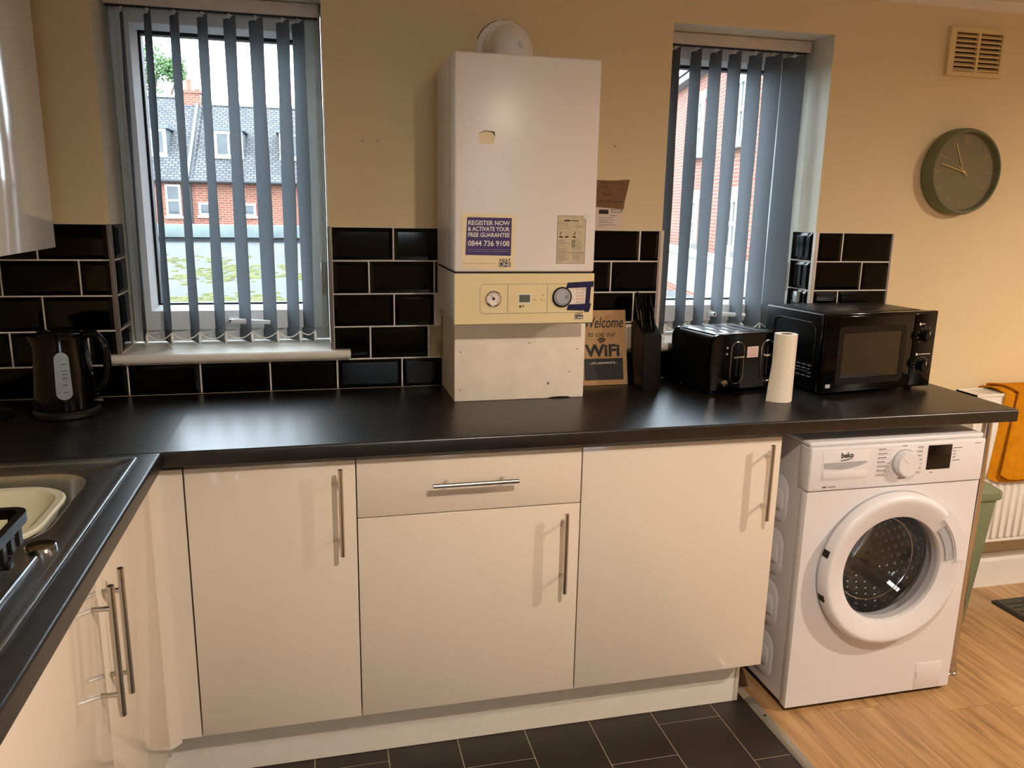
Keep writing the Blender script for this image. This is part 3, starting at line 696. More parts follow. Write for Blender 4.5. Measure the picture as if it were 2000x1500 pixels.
# dish rack
dr = thing('dish_rack', 'black plastic dish rack standing on the sink drainer', 'dish rack', (0.13, -1.3, zd))
rx0, rx1, ry0, ry1 = -0.02, 0.287, -1.50, -1.098
bm = bmesh.new()
o1 = RR(rx0, rx1, ry0, ry1, 0.028, 0.962); o2 = RR(rx0, rx1, ry0, ry1, 0.028, 0.979); i2 = RR(rx0+.012, rx1-.012, ry0+.012, ry1-.012, 0.018, 0.979); i1 = RR(rx0+.012, rx1-.012, ry0+.012, ry1-.012, 0.018, 0.962)
loft(bm, [o1, o2, i2, i1, o1], False, False); wp('rim', bm, 'black_satin', dr)
bm = bmesh.new(); loft(bm, [RR(rx0+.014, rx1-.014, ry0+.014, ry1-.014, 0.018, 0.928), RR(rx0+.012, rx1-.012, ry0+.012, ry1-.012, 0.018, 0.931)]); wp('tray_base', bm, 'black_plastic', dr)
def rslat(x0, x1, y0, y1): wp('slat', B((x0, x1, y0, y1, 0.9312, 0.9618)), 'black_plastic', dr, False)
y = ry1-0.04
while y > ry0+0.03:
    rslat(rx1-0.010, rx1-0.004, y-0.014, y); rslat(rx0+0.004, rx0+0.010, y-0.014, y); y -= 0.034
x = rx0+0.035
while x < rx1-0.03:
    rslat(x, x+0.012, ry1-0.010, ry1-0.004); x += 0.034
for sx in (rx0+0.012, rx1-0.012):
    for sy in (ry0+0.09, ry1-0.095): wp('foot', B((sx-0.008, sx+0.008, sy-0.01, sy+0.01, zd+0.0005, 0.9278), r=0.002), 'black_plastic', dr)

# ================================================================== BOILER
bo = thing('boiler', 'white wall-hung combi boiler with stickers and cream control panel', 'boiler', (1.33, -0.01, 1.154))
bx0, bx1, byf = 1.127, 1.531, -0.330
bm = B((bx0, bx1, byf, -0.0085, 1.3025, 1.872), r=0.006, seg=3); wp('casing', bm, 'boiler_white', bo)
wp('seam', B((bx0+0.003, bx1-0.003, byf+0.004, -0.02, 1.298, 1.3026)), 'shadow_gap', bo, False)
wp('side_seam', B((bx0-0.0008, bx0+0.004, -0.2555, -0.2535, 1.31, 1.865)), 'appliance_grey', bo, False)
bm = B((bx0+0.001, bx1, byf+0.003, -0.012, 1.170, 1.298)); wp('lower_casing', bm, 'boiler_white', bo, False)
bm = bmesh.new()
pp = [(byf-0.004, 1.2975), (byf+0.012, 1.2975), (byf+0.012, 1.154), (byf+0.003, 1.154), (byf-0.003, 1.158)]
prism(bm, pp, 'x', bx0+0.0005, bx1+0.0005); cpn = wp('control_panel', bm, 'boiler_cream', bo)
YC = byf-0.0035
def plate(name, m, parent, x0, x1, z0, z1, y, t=0.0006, quad=None, smooth=False):
    bm = bmesh.new(); poly = quad or rect(x0, x1, z0, z1)
    prism(bm, poly, 'y', y-t, y); return wp(name, bm, m, parent, smooth)
def disc(name, m, parent, x, z, prof, n=40):
    b = bmesh.new(); lathe(b, prof, n, (x, 0, z), 'y'); return wp(name, b, m, parent)
# panel outline and dividers
def outline(name, m, parent, pts, y, r=0.0005):
    b = bmesh.new(); tube(b, [(p[0], y, p[1]) for p in pts], r, 5, True); return wp(name, b, m, parent)
outline('panel_outline', 'ink_grey', cpn, rrect((1.199+1.500)/2, 1.228, 0.301, 0.082, 0.012, 4), YC-0.0003)
for x in (1.278, 1.393): plate('panel_divider', 'ink_grey', cpn, x-0.0005, x+0.0005, 1.188, 1.268, YC-0.0003, 0.0004)
g = disc('pressure_gauge', 'chrome', cpn, 1.237, 1.229, [(0.0225, YC+0.001), (0.0225, YC-0.005), (0.0190, YC-0.0065), (0.0185, YC-0.003)])
disc('gauge_face', 'note_paper', g, 1.237, 1.229, [(0.0188, YC-0.003), (0.0001, YC-0.003)])
b = bmesh.new()
for k in range(11):
    a = math.radians(225-27*k); box_pts = [(1.237+math.cos(a)*q, YC-0.0036, 1.229+math.sin(a)*q) for q in (0.013, 0.0165)]; tube(b, box_pts, 0.0005, 4)
wp('gauge_marks', b, 'ink', g)
b = bmesh.new(); tube(b, [(1.237, YC-0.0042, 1.229), (1.2295, YC-0.0042, 1.2400)], [0.0012, 0.0004], 6); lathe(b, [(0.004, YC-0.0034), (0.004, YC-0.0052), (0.0001, YC-0.0055)], 12, (1.237, 0, 1.229), 'y'); wp('gauge_needle', b, 'ink', g)
lc = plate('display_bezel', 'print_white', cpn, 1.3075, 1.346, 1.2145, 1.2425, YC, 0.0014); plate('display', 'lcd', lc, 1.311, 1.3425, 1.218, 1.239, YC-0.0014, 0.0006)
for x, s in ((1.361, '-'), (1.380, '+')):
    bt = wp('button', B((x-0.007, x+0.007, YC-0.003, YC+0.001, 1.224, 1.2305), r=0.0014), 'boiler_cream', cpn); text('lettering', s, 0.010, 'ink', cpn, (x-0.002, YC-0.0003, 1.2345))
for z in (1.236, 1.224, 1.214):
    plate('button', 'boiler_cream', cpn, 1.284, 1.297, z-0.003, z+0.003, YC, 0.0015); 
plate('indicator_mark', 'ink', cpn, 1.312, 1.3175, 1.203, 1.2085, YC, 0.0004); plate('indicator_mark', 'ink', cpn, 1.321, 1.3255, 1.2045, 1.2085, YC, 0.0004)
dl = disc('timer_dial', 'black_satin', cpn, 1.436, 1.232, [(0.0285, YC+0.001), (0.0285, YC-0.006), (0.0255, YC-0.008), (0.0245, YC-0.006)])
disc('dial_face', 'appliance_grey', dl, 1.436, 1.232, [(0.0248, YC-0.006), (0.0215, YC-0.009), (0.0170, YC-0.010), (0.0165, YC-0.0085), (0.0001, YC-0.0085)])
b = bmesh.new()
for k in range(32):
    a = 2*PI*k/32; tube(b, [(1.436+math.cos(a)*q, YC-0.0098+0.0002*0, 1.232+math.sin(a)*q) for q in (0.0185, 0.0215)], 0.0005, 4)
wp('dial_marks', b, 'ink_grey', dl); plate('dial_pointer', 'ink', dl, 1.446, 1.4485, 1.228, 1.237, YC-0.0084, 0.0006)
note = plate('paper_note', 'note_paper', bo, 1.4585, 1.513, 1.207, 1.260, YC-0.0002, 0.0004)
def scribble(name, m, parent, x0, x1, z, y, h, seedn, r=0.0005):
    r_ = random.Random(seedn); pts = []; x = x0; up = True
    while x < x1:
        pts.append((x, y, z+(r_.uniform(0.55, 1.0) if up else r_.uniform(-0.1, 0.15))*h)); x += r_.uniform(0.22, 0.5)*h; up = not up
    b = bmesh.new(); tube(b, pts, r, 5); return wp(name, b, m, parent)
for k, (m, w) in enumerate((('ink_grey', .030), ('ink_red', .022), ('ink_red', .021), ('ink_red', .024), ('ink_grey', .020))): scribble('handwriting', m, note, 1.478, 1.478+w, 1.2510-k*0.0092, YC-0.0008, 0.0055, k)
bt = 0.0004
plate('blue_tape', 'tape_blue', bo, 0, 0, 0, 0, YC-0.0009, bt, [(1.447, 1.2565), (1.529, 1.2600), (1.5305, 1.2765), (1.4525, 1.2725)])
plate('blue_tape', 'tape_blue', bo, 0, 0, 0, 0, YC-0.0014, bt, [(1.505, 1.1885), (1.5185, 1.1885), (1.5225, 1.262), (1.5085, 1.262)])
plate('blue_tape', 'tape_blue', bo, 0, 0, 0, 0, YC-0.0019, bt, [(1.4515, 1.1945), (1.520, 1.1925), (1.5245, 1.2130), (1.457, 1.2105)])
def heatline(parent, x0, x1, z0, z1, y):
    zm = (z0+z1)/2+0.001; w = x1-x0
    lg_ = plate('logo', 'sticker_cream', parent, x0, x1, z0, z1, y, 0.0004)
    plate('logo_block', 'ink', lg_, x0, x1, z0, zm, y-0.0004, 0.0003)
    text('lettering', 'HEAT', 0.0115*w/0.03, 'ink', lg_, (x0+0.001, y-0.0006, zm+0.0012), width=w-0.002, bold=0.0002)
    text('lettering', 'LINE', 0.0115*w/0.03, 'print_white', lg_, (x0+0.001, y-0.0010, z0+0.0016), width=w-0.002, bold=0.0002)
heatline(cpn, 1.4770, 1.5020, 1.168, 1.189, YC-0.0002)
# guarantee sticker
YB = byf-0.0002
st = plate('guarantee_sticker', 'sticker_cream', bo, 0, 0, 0, 0, YB, 0.0006, [(1.147, 1.313), (1.2955, 1.3075), (1.2965, 1.4585), (1.148, 1.461)])
pn = plate('purple_panel', 'purple_print', st, 0, 0, 0, 0, YB-0.0006, 0.0004, [(1.1575, 1.349), (1.2855, 1.347), (1.2865, 1.4495), (1.1625, 1.4505), (1.1615, 1.4460)])
for s, z, sz in (('REGISTER NOW', 1.4300, 0.0165), ('& ACTIVATE YOUR', 1.4140, 0.0160), ('FREE GUARANTEE', 1.3980, 0.0160), ('0844 736 9108', 1.3735, 0.0205)):
    text('lettering', s, sz, 'print_white', st, (1.164, YB-0.0014, z), width=0.1165, bold=0.0003)
for z in (1.3635, 1.3585): plate('small_print', 'appliance_grey', st, 1.164, 1.2805, z, z+0.0007, YB-0.001, 0.0003)
plate('rule_line', 'ink_grey', st, 1.1485, 1.246, 1.3255, 1.3262, YB-0.0006, 0.0003)
heatline(st, 1.2520, 1.2860, 1.3165, 1.339, YB-0.0006)
# instruction sticker
it = plate('instruction_sticker', 'sticker_grey', bo, 1.4175, 1.5015, 1.3255, 1.459, YB, 0.0005)
outline('sticker_border', 'ink_grey', it, rect(1.4185, 1.5005, 1.3265, 1.458), YB-0.0006, 0.0006)
plate('heading_block', 'ink', it, 1.4375, 1.4545, 1.4425, 1.4470, YB-0.0005, 0.0003); b = bmesh.new(); [box(b, 1.457+k*0.0024, 1.4588+k*0.0024, YB-0.0008, YB-0.0005, 1.4435, 1.4462) for k in range(10)]; wp('heading_print', b, 'ink', it, False)
rnd = random.Random(5); b = bmesh.new()
for col in (1.4215, 1.4640):
    z = 1.436
    while z > 1.333:
        if not (1.395 < z < 1.421):
            w = rnd.uniform(0.02, 0.033); xo = 0.010 if col > 1.45 and z > 1.37 else 0
            box(b, col+xo, col+max(0.012, w-xo*0.6), YB-0.0008, YB-0.0005, z, z+0.0009)
        z -= rnd.choice((0.0034, 0.0034, 0.006))
box(b, 1.4195, 1.4985, YB-0.0008, YB-0.0005, 1.3565, 1.3573); wp('small_print', b, 'ink_grey', it, False)
b = bmesh.new()
for x, z in ((1.4265, 1.411), (1.467, 1.411)): tube(b, [(x, YB-0.0008, z-0.005), (x+0.005, YB-0.0008, z+0.004)], [0.0016, 0.0006], 6)
for x in (1.424, 1.441, 1.463): box(b, x, x+0.010, YB-0.0008, YB-0.0005, 1.398, 1.402)
for z in (1.3875, 1.3760): tube(b, [(1.4665+0.004*math.cos(a*PI/6), YB-0.0007, z+0.004*math.sin(a*PI/6)) for a in range(12)], 0.0011, 5, True)
wp('pictograms', b, 'ink', it, False)
disc('round_seal', 'print_white', bo, 1.5015, 1.457, [(0.0085, YB-0.0004), (0.0080, YB-0.0014), (0.0001, YB-0.0015)], 20)
tn = plate('torn_sticker', 'sticker_cream', bo, 0, 0, 0, 0, YB, 0.0005, [(1.193, 1.643), (1.2345, 1.6425), (1.2355, 1.664), (1.2325, 1.6735), (1.222, 1.6745), (1.207, 1.6755), (1.194, 1.668)])
b = bmesh.new(); tube(b, [(1.1935, YB-0.0008, 1.6685), (1.207, YB-0.0008, 1.6755), (1.222, YB-0.0008, 1.6750), (1.2335, YB-0.0008, 1.6720), (1.2355, YB-0.0008, 1.6630)], [0.0005, 0.0009, 0.0010, 0.0024, 0.0006], 6); wp('torn_edge', b, 'ink', tn)
# brackets on top and flue
b = bmesh.new(); tube(b, [(1.557, 0.009, 1.905), (1.557, -0.012, 1.905), (1.557, -0.013, 1.918)], 0.0018, 6); lp('wall_hook', b, 'black_plastic', wall_back)
fl = thing('flue', 'white boiler flue elbow going into the wall above the boiler', 'pipe', (1.335, -0.1, 1.873))
b = bmesh.new(); lathe(b, [(0.0885, 0.0075), (0.0885, 0.002), (0.084, -0.003), (0.070, -0.006), (0.060, -0.0065)], 48, (1.336, 0, 1.938), 'y'); wp('wall_collar', b, 'boiler_white', fl)
b = bmesh.new()
cx, cz = 1.320, 1.936
pts = [(cx, -0.155, 1.8735), (cx, -0.155, 1.895)]
for k in range(9):
    a = PI/2*k/8; pts.append((cx, -0.155+0.05*(1-math.cos(a)), 1.895+0.045*math.sin(a)))
pts += [(cx, -0.06, 1.940), (cx, 0.002, 1.940)]
tube(b, pts, 0.052, 32, caps=True); wp('elbow', b, 'boiler_white', fl, True, 60)
b = bmesh.new(); lathe(b, [(0.0555, -0.075), (0.0555, -0.060)], 40, (cx, 0, 1.940), 'y'); lathe(b, [(0.0555, -0.060), (0.0515, -0.060)], 40, (cx, 0, 1.940), 'y'); lathe(b, [(0.0555, -0.075), (0.0515, -0.075)], 40, (cx, 0, 1.940), 'y'); wp('elbow_band', b, 'boiler_white', fl)
b = bmesh.new(); q = Vector((1.336, -0.200, 1.922)); nv = Vector((0.30, -0.93, 0.12)).normalized()
tube(b, [q-nv*0.01, q+nv*0.014, q+nv*0.017], [0.0105, 0.0105, 0.007], 18); wp('test_cap', b, 'boiler_white', fl)
b = bmesh.new()
for a0, a1 in ((20, 75), (82, 100), (105, 165)):
    tube(b, [(1.336+0.0895*math.cos(math.radians(a)), YP-0.0008, 1.938+0.0895*math.sin(math.radians(a))) for a in range(a0, a1, 5)], 0.0013, 5)
wp('sealant_gap', b, 'vent_dark', fl)
# boxed-in pipes below
bxo = thing('pipe_boxing', 'off-white painted boxing hiding pipes below the boiler', 'boxing', (1.346, -0.11, ZW))
wp('front_panel', B((1.1455, 1.5470, -0.2280, -0.2100, ZW+0.0008, 1.1690), r=0.001), 'box_white', bxo)
wp('side_panel', B((1.1455, 1.1600, -0.2098, -0.004, ZW+0.0008, 1.1690)), 'box_white', bxo, False)
wp('side_panel', B((1.5325, 1.5470, -0.2098, -0.004, ZW+0.0008, 1.1690)), 'box_white', bxo, False)
for x, z in ((1.163, 1.148), (1.163, 1.060), (1.163, 0.945), (1.520, 1.155), (1.372, 1.083), (1.5235, 1.062), (1.500, 0.992)):
    b = bmesh.new(); lathe(b, [(0.0022, -0.2275), (0.0022, -0.2284), (0.0001, -0.2282)], 8, (x, 0, z), 'y'); wp('screw', b, 'card', bxo)
plate('scuff_mark', 'ink_grey', bxo, 1.431, 1.437, 0.953, 0.961, -0.2279, 0.0005)
plate('chipped_edge', 'ink', bxo, 0, 0, 0, 0, -0.2279, 0.0006, [(1.432, ZW+0.001), (1.505, ZW+0.001), (1.500, ZW+0.004), (1.470, ZW+0.0055), (1.446, ZW+0.004)])

# ================================================================== WALL ITEMS
# cardboard note and meter label
cn = thing('cardboard_note', 'torn brown cardboard note stuck to the wall beside the boiler', 'note', (1.69, YP, 1.485))
plate('card_sheet', 'card', cn, 0, 0, 0, 0, YP-0.0006, 0.0018, [(1.600, 1.487), (1.7440, 1.4785), (1.7455, 1.4980), (1.7610, 1.5735), (1.706, 1.5690), (1.600, 1.5690)])
for k, (x, z, w) in enumerate(((1.662, 1.5570, .030), (1.698, 1.5585, .018), (1.722, 1.559, .022), (1.658, 1.5440, .028), (1.668, 1.5220, .045), (1.655, 1.4990, .018), (1.678, 1.4990, .024), (1.708, 1.4985, .032))): scribble('handwriting', 'slate_black', cn, x, x+w, z, YP-0.0025, 0.0085, 70+k, 0.0007)
ml = thing('printed_label', 'pale printed label on the wall under the cardboard note', 'label', (1.69, YP, 1.41))
plate('label_sheet', 'label_pale', ml, 0, 0, 0, 0, YP-0.0004, 0.0007, [(1.600, 1.416), (1.728, 1.4145), (1.741, 1.424), (1.7435, 1.4775), (1.735, 1.4825), (1.600, 1.486)])
plate('dark_display_print', 'ink', ml, 1.659, 1.692, 1.4625, 1.4765, YP-0.0012, 0.0003)
t_ = plate('title_bar', 'ink_grey', ml, 1.7005, 1.739, 1.4680, 1.4785, YP-0.0012, 0.0003); b = bmesh.new(); [box(b, 1.7025+k*0.0042, 1.7055+k*0.0042, YP-0.0018, YP-0.0015, 1.4705, 1.4760) for k in range(8)]; wp('title_print', b, 'print_white', ml, False)
b = bmesh.new()
for x in (1.703, 1.711, 1.719): box(b, x-0.002, x+0.002, YP-0.0014, YP-0.0011, 1.4555, 1.4595)
for z, w in ((1.4495, .052), (1.4425, .055), (1.4385, .030), (1.4345, .050), (1.4275, .060), (1.4225, .022)): box(b, 1.659, 1.659+w, YP-0.0014, YP-0.0011, z, z+0.0013)
wp('small_print', b, 'ink_grey', ml, False)
# double socket behind the sign
so = thing('wall_socket', 'white double wall socket half hidden behind the wooden sign', 'socket', (1.727, -0.004, 1.055))
wp('face_plate', B((1.654, 1.8000, -0.0150, -0.0006, 1.0100, 1.1005), r=0.003), 'trim_pale', so)
for x in (1.667, 1.787):
    b = bmesh.new(); lathe(b, [(0.0035, -0.0149), (0.0035, -0.0162), (0.0001, -0.0164)], 12, (x, 0, 1.055), 'y'); wp('screw', b, 'slate_black', so)
for x in (1.70, 1.75): wp('rocker_switch', B((x-0.006, x+0.006, -0.0175, -0.0149, 1.078, 1.093), r=0.001), 'print_white', so)
# socket plug on the reveal by the microwave (dark)
# air vent
ve = thing('air_vent', 'cream louvred air vent grille high on the wall above the clock', 'vent', (3.018, 0.0, 1.954))
bm = bmesh.new(); ring(bm, rect(2.906, 3.131, 1.954, 2.112), rect(2.929, 3.120, 1.969, 2.096), -0.008, YP-0.0005); wp('frame', bm, 'vent_cream', ve, False)
wp('backing', B((2.928, 3.121, YP-0.003, YP-0.0006, 1.968, 2.097)), 'vent_dark', ve, False)
wp('centre_bar', B((3.0195, 3.0300, -0.0075, YP-0.0032, 1.9692, 2.0958)), 'vent_cream', ve, False)
for k in range(8):
    z = 1.972+k*0.0156
    for a, c in ((2.9292, 3.0193), (3.0302, 3.1198)):
        bm = bmesh.new(); prism(bm, [(-0.0065, z), (-0.0050, z-0.0010), (0.0040, z+0.0085), (0.0040, z+0.0115), (-0.0065, z+0.0028)], 'x', a, c); wp('slat', bm, 'vent_cream', ve, False)
# clock
ck = thing('wall_clock', 'round olive green wall clock with thin gold hands', 'clock', (3.012, YP, 1.630))
cxk, czk = 3.012, 1.630
b = bmesh.new(); lathe(b, [(0.145, YP-0.0006), (0.151, YP-0.006), (0.1515, -0.008), (0.1500, -0.030), (0.1455, -0.044), (0.1410, -0.048), (0.1375, -0.0475), (0.1355, -0.044), (0.1340, -0.030), (0.1330, -0.0265)], 96, (cxk, 0, czk), 'y'); wp('case', b, 'clock_green', ck)
b = bmesh.new(); lathe(b, [(0.1335, -0.0260), (0.0001, -0.0260)], 64, (cxk, 0, czk), 'y'); wp('dial', b, 'clock_dial', ck)
def tick(name, a, r0, r1, w, y=-0.0268, off=0.0):
    d = Vector((math.sin(a), 0, math.cos(a))); s = Vector((math.cos(a), 0, -math.sin(a))); c = Vector((cxk, y, czk))+s*off
    b = bmesh.new(); q = [c+d*r0-s*w, c+d*r0+s*w, c+d*r1+s*w, c+d*r1-s*w]
    loft(b, [[p for p in q], [p+Vector((0, -0.0006, 0)) for p in q]]); return wp(name, b, 'clock_gold', ck, False)
for h in range(1, 12): tick('hour_mark', 2*PI*h/12, 0.094, 0.119, 0.0008)
for o_ in (-0.010, -0.005, 0, 0.005, 0.010): tick('hour_mark', 0, 0.094, 0.123, 0.0006, off=o_)
tick('minute_hand', math.radians(285), -0.012, 0.100, 0.0016, -0.031); tick('hour_hand', math.radians(335), -0.012, 0.110, 0.0014, -0.0295); tick('second_hand', math.radians(308), -0.02, 0.03, 0.0014, -0.0325)
b = bmesh.new(); lathe(b, [(0.004, -0.0262), (0.004, -0.034), (0.0001, -0.0345)], 16, (cxk, 0, czk), 'y'); wp('hub', b, 'clock_gold', ck)
b = bmesh.new(); lathe(b, [(0.1352, -0.0400), (0.0001, -0.0405)], 64, (cxk, 0, czk), 'y'); wp('cover_glass', b, 'clock_glass', ck)

# ================================================================== THINGS ON THE WORKTOP
# kettle
ke = thing('kettle', 'black jug kettle with grey water window in the corner', 'kettle', (0.092, -0.190, ZW+0.0006))
b = bmesh.new(); lathe(b, [(0.078, 0.0), (0.082, 0.003), (0.082, 0.014), (0.076, 0.020), (0.0001, 0.021)], 48, cap0=True); lp('power_base', b, 'black_plastic', ke)
bm = bmesh.new(); L = []
for z, r, e in ((0.0215, 0.070, 0), (0.024, 0.077, 0), (0.050, 0.0765, 0), (0.12, 0.071, 0), (0.185, 0.064, 0.004), (0.205, 0.062, 0.016), (0.216, 0.060, 0.022)):
    lp_ = []
    for k in range(48):
        a = 2*PI*k/48; sp = e*max(0, math.cos(a-PI))**6
        lp_.append(((r+sp)*math.cos(a), (r+sp)*math.sin(a), z))
    L.append(lp_)
loft(bm, L, True, True); lp('jug', bm, 'black_gloss', ke, True, ang=50)
b = bmesh.new(); lathe(b, [(0.056, 0.2162), (0.056, 0.221), (0.050, 0.226), (0.020, 0.229), (0.0001, 0.2292)], 40, (-0.002, 0, 0)); lp('lid', b, 'black_gloss', ke)
b = bmesh.new(); tube(b, [(0.048, 0, 0.205), (0.066, 0, 0.219), (0.085, 0, 0.216), (0.101, 0, 0.196), (0.109, 0, 0.165), (0.109, 0, 0.125), (0.102, 0, 0.092), (0.088, 0, 0.068), (0.068, 0, 0.060)], [0.012, 0.0125, 0.012, 0.011, 0.011, 0.011, 0.011, 0.011, 0.012], 14); lp('handle', b, 'black_gloss', ke)
def on_jug(a, z, d=0.0006):
    t = (z-0.05)/0.135; r = 0.0765+(0.0645-0.0765)*t+d
    return Vector((r*math.cos(a), r*math.sin(a), z))
a0 = math.radians(-76)
bm = bmesh.new(); oval = rrect(0, 0.117, 0.036, 0.124, 0.0178, 8)
f1 = [bm.verts.new(on_jug(a0+p[0]/0.071, p[1], 0.0016)) for p in oval]; f0 = [bm.verts.new(on_jug(a0+p[0]/0.071, p[1], -0.001)) for p in oval]
bm.faces.new(f1)
for i in range(len(oval)): bm.faces.new((f1[i], f1[(i+1) % len(oval)], f0[(i+1) % len(oval)], f0[i]))
gw = lp('water_window', bm, 'kettle_window', ke)
b = bmesh.new()
for z in (0.075, 0.094, 0.113, 0.122, 0.131, 0.148):
    p, q = on_jug(a0-0.02, z, 0.0026), on_jug(a0+0.14, z, 0.0026); tube(b, [p, (p+q)/2*1.001, q], 0.0008, 4)
lp('level_marks', b, 'slate_black', gw)
b = bmesh.new(); box(b, 0.073, 0.092, -0.006, 0.006, 0.034, 0.040); lp('switch', b, 'chrome', ke, False)
# round black tray behind the kettle
tr = solo('round_tray', (lambda b: lathe(b, [(0.070, 0.0), (0.074, 0.002), (0.080, 0.0075), (0.0788, 0.0085), (0.073, 0.0045), (0.0001, 0.0040)], 64, (-0.118, -0.200, ZW+0.0006), cap0=True))(bmesh.new()), 'black_satin', 'round black tray lying in the corner left of the kettle', 'tray', (-0.118, -0.200, ZW+0.0006))
# wooden wifi sign leaning on the wall
sg = thing('wooden_sign', 'wooden board sign with WiFi lettering leaning beside the boxing', 'sign', (1.6745, -0.085, ZW+0.0012))
sg.rotation_euler = (-math.atan2(0.055, 0.243), 0, 0)
sw, sh = 0.0775, 0.2475
bd = lp('board', B((-sw, sw, 0.0, 0.008, 0, sh), r=0.0006), 'mdf', sg)
def st_text(name, s, size, m, x, z, w, **k):
    me = text_mesh(s, size, m, width=w, **k); return put(name, me, bd, (x, -0.0006, z), (PI/2, 0, 0))
st_text('lettering', 'Welcome', 0.050, 'slate_black', -0.071, 0.190, 0.134, shear=0.25, bold=0.0005)
st_text('lettering', 'to use our', 0.027, 'slate_black', -0.058, 0.160, 0.098, shear=0.25)
st_text('lettering', 'WiFi', 0.054, 'slate_black', -0.066, 0.096, 0.122, bold=0.0020)
for k, r in enumerate((0.007, 0.013, 0.019)):
    b = bmesh.new(); tube(b, [(-0.010+r*math.cos(math.radians(a)), -0.0006, 0.136+r*math.sin(math.radians(a))) for a in range(38, 146, 9)], 0.0020, 6); lp('signal_arc', b, 'slate_black', bd)
lp('black_panel', B((-0.072, 0.063, -0.0008, 0.0, 0.017, 0.088)), 'slate_black', bd, False)
st_text('lettering', '...our password is...', 0.013, 'print_white', -0.057, 0.070, 0.098, shear=0.35).location.y = -0.0014
# knife block
kb = thing('knife_block', 'black knife block with five black handled knives in front of the window', 'knife block', (1.795, -0.120, ZW+0.0006))
bm = bmesh.new(); pr_ = [(-0.058, 0.0), (0.045, 0.0), (0.062, 0.205), (0.030, 0.222), (-0.046, 0.180), (-0.050, 0.170)]
prism(bm, pr_, 'x', -0.031, 0.031); bmesh.ops.bevel(bm, geom=list(bm.edges), offset=0.002, segments=2, affect='EDGES'); lp('block', bm, 'black_satin', kb)
ax = Vector((0, 0.09, 0.206)).normalized()
for x, y, z, L in ((-0.017, -0.020, 0.188, 0.085), (0.014, -0.022, 0.187, 0.080), (-0.017, 0.016, 0.206, 0.105), (0.004, 0.014, 0.205, 0.100), (0.021, 0.016, 0.206, 0.098)):
    p = Vector((x, y, z)); sd = Vector((1, 0, 0)); up = ax.cross(sd); loops = []
    for t, w, h in ((0, 0.0055, 0.010), (0.1, 0.006, 0.011), (0.5, 0.006, 0.0115), (0.8, 0.0065, 0.013), (0.95, 0.006, 0.012), (1.0, 0.004, 0.009)):
        c = p+ax*L*t; loops.append([c+sd*w*math.cos(2*PI*k/10)+up*h*math.sin(2*PI*k/10) for k in range(10)])
    b = bmesh.new(); loft(b, loops); h_ = lp('knife_handle', b, 'black_gloss', kb)
    b = bmesh.new(); q = p+ax*L*0.5-sd*0.0066*0+up*0; tube(b, [p+ax*L*0.03+sd*-0.0058, p+ax*L*0.85+sd*-0.0064], 0.0007, 4); lp('tang', b, 'chrome', h_)
# toaster
ta = thing('toaster', 'black four-slot toaster with two chrome ringed levers', 'toaster', (1.944, -0.286, ZW+0.001), 0.19)
TW, TD, TH = 0.270, 0.215, 0.190
def sect(w0, w1, z0, z1, r):
    p = [(w0, z0), (w1, z0)]
    for k in range(7):
        a = PI/2*k/6; p.append((w1-r+r*math.cos(a), z1-r+r*math.sin(a)))
    for k in range(7):
        a = PI/2+PI/2*k/6; p.append((w0+r+r*math.cos(a), z1-r+r*math.sin(a)))
    return p
bm = bmesh.new(); loft(bm, [[(p[0], y, p[1]) for p in sect(0.003, TW-0.003, 0.016, TH, 0.028)] for y in (0.014, TD-0.014)]); lp('shell', bm, 'black_steel', ta)
for y0, y1, n_ in ((0.0, 0.0145, 'front_panel'), (TD-0.0145, TD, 'back_panel')):
    bm = bmesh.new(); s0 = sect(0, TW, 0.012, TH+0.002, 0.030); s1 = sect(0.004, TW-0.004, 0.016, TH-0.002, 0.027)
    LL = [[(p[0], y0 if n_ == 'front_panel' else y1, p[1]) for p in s1], [(p[0], y0+0.004 if n_ == 'front_panel' else y1-0.004, p[1]) for p in s0], [(p[0], y1 if n_ == 'front_panel' else y0, p[1]) for p in s0]]
    loft(bm, LL); o_ = lp(n_, bm, 'black_gloss', ta)
    if n_ == 'front_panel': fp_ = o_
lp('top_plate', B((0.022, TW-0.022, 0.018, TD-0.018, TH, TH+0.0025), r=0.001), 'toaster_top', ta)
for x in (0.052, 0.100, 0.152, 0.200): lp('bread_slot', B((x, x+0.024, 0.036, TD-0.032, TH+0.0024, TH+0.0032)), 'gasket', ta, False)
for x in (0.100, 0.222):
    b = bmesh.new(); pts = rrect(x, 0.100, 0.050, 0.134, 0.0245, 10); tube(b, [(p[0], -0.0012, p[1]) for p in pts], 0.0019, 8, True); lr = lp('lever_ring', b, 'chrome', fp_)
    lp('lever_slot', B((x-0.003, x+0.003, -0.0006, 0.001, 0.055, 0.150)), 'gasket', lr, False)
    lp('lever', B((x-0.022, x+0.022, -0.012, 0.0, 0.116, 0.1225), r=0.0015), 'chrome', lr)
b = bmesh.new(); lathe(b, [(0.013, 0.001), (0.013, -0.010), (0.010, -0.016), (0.0001, -0.018)], 28, (0.048, 0, 0.040), 'y'); lp('browning_dial', b, 'chrome', fp_)
lp('label', B((0.139, 0.183, -0.0007, 0.0005, 0.114, 0.149)), 'label_pale', fp_, False)
b = bmesh.new()
for k in range(5): box(b, 0.144, 0.178, -0.0010, -0.0006, 0.119+k*0.0058, 0.1204+k*0.0058)
lp('label_print', b, 'ink_red', fp_, False)
for z in (0.150, 0.130):
    b = bmesh.new(); lathe(b, [(0.0035, 0.0005), (0.0035, -0.002), (0.0001, -0.0025)], 10, (0.058, 0, z), 'y'); lp('button', b, 'appliance_grey', fp_)
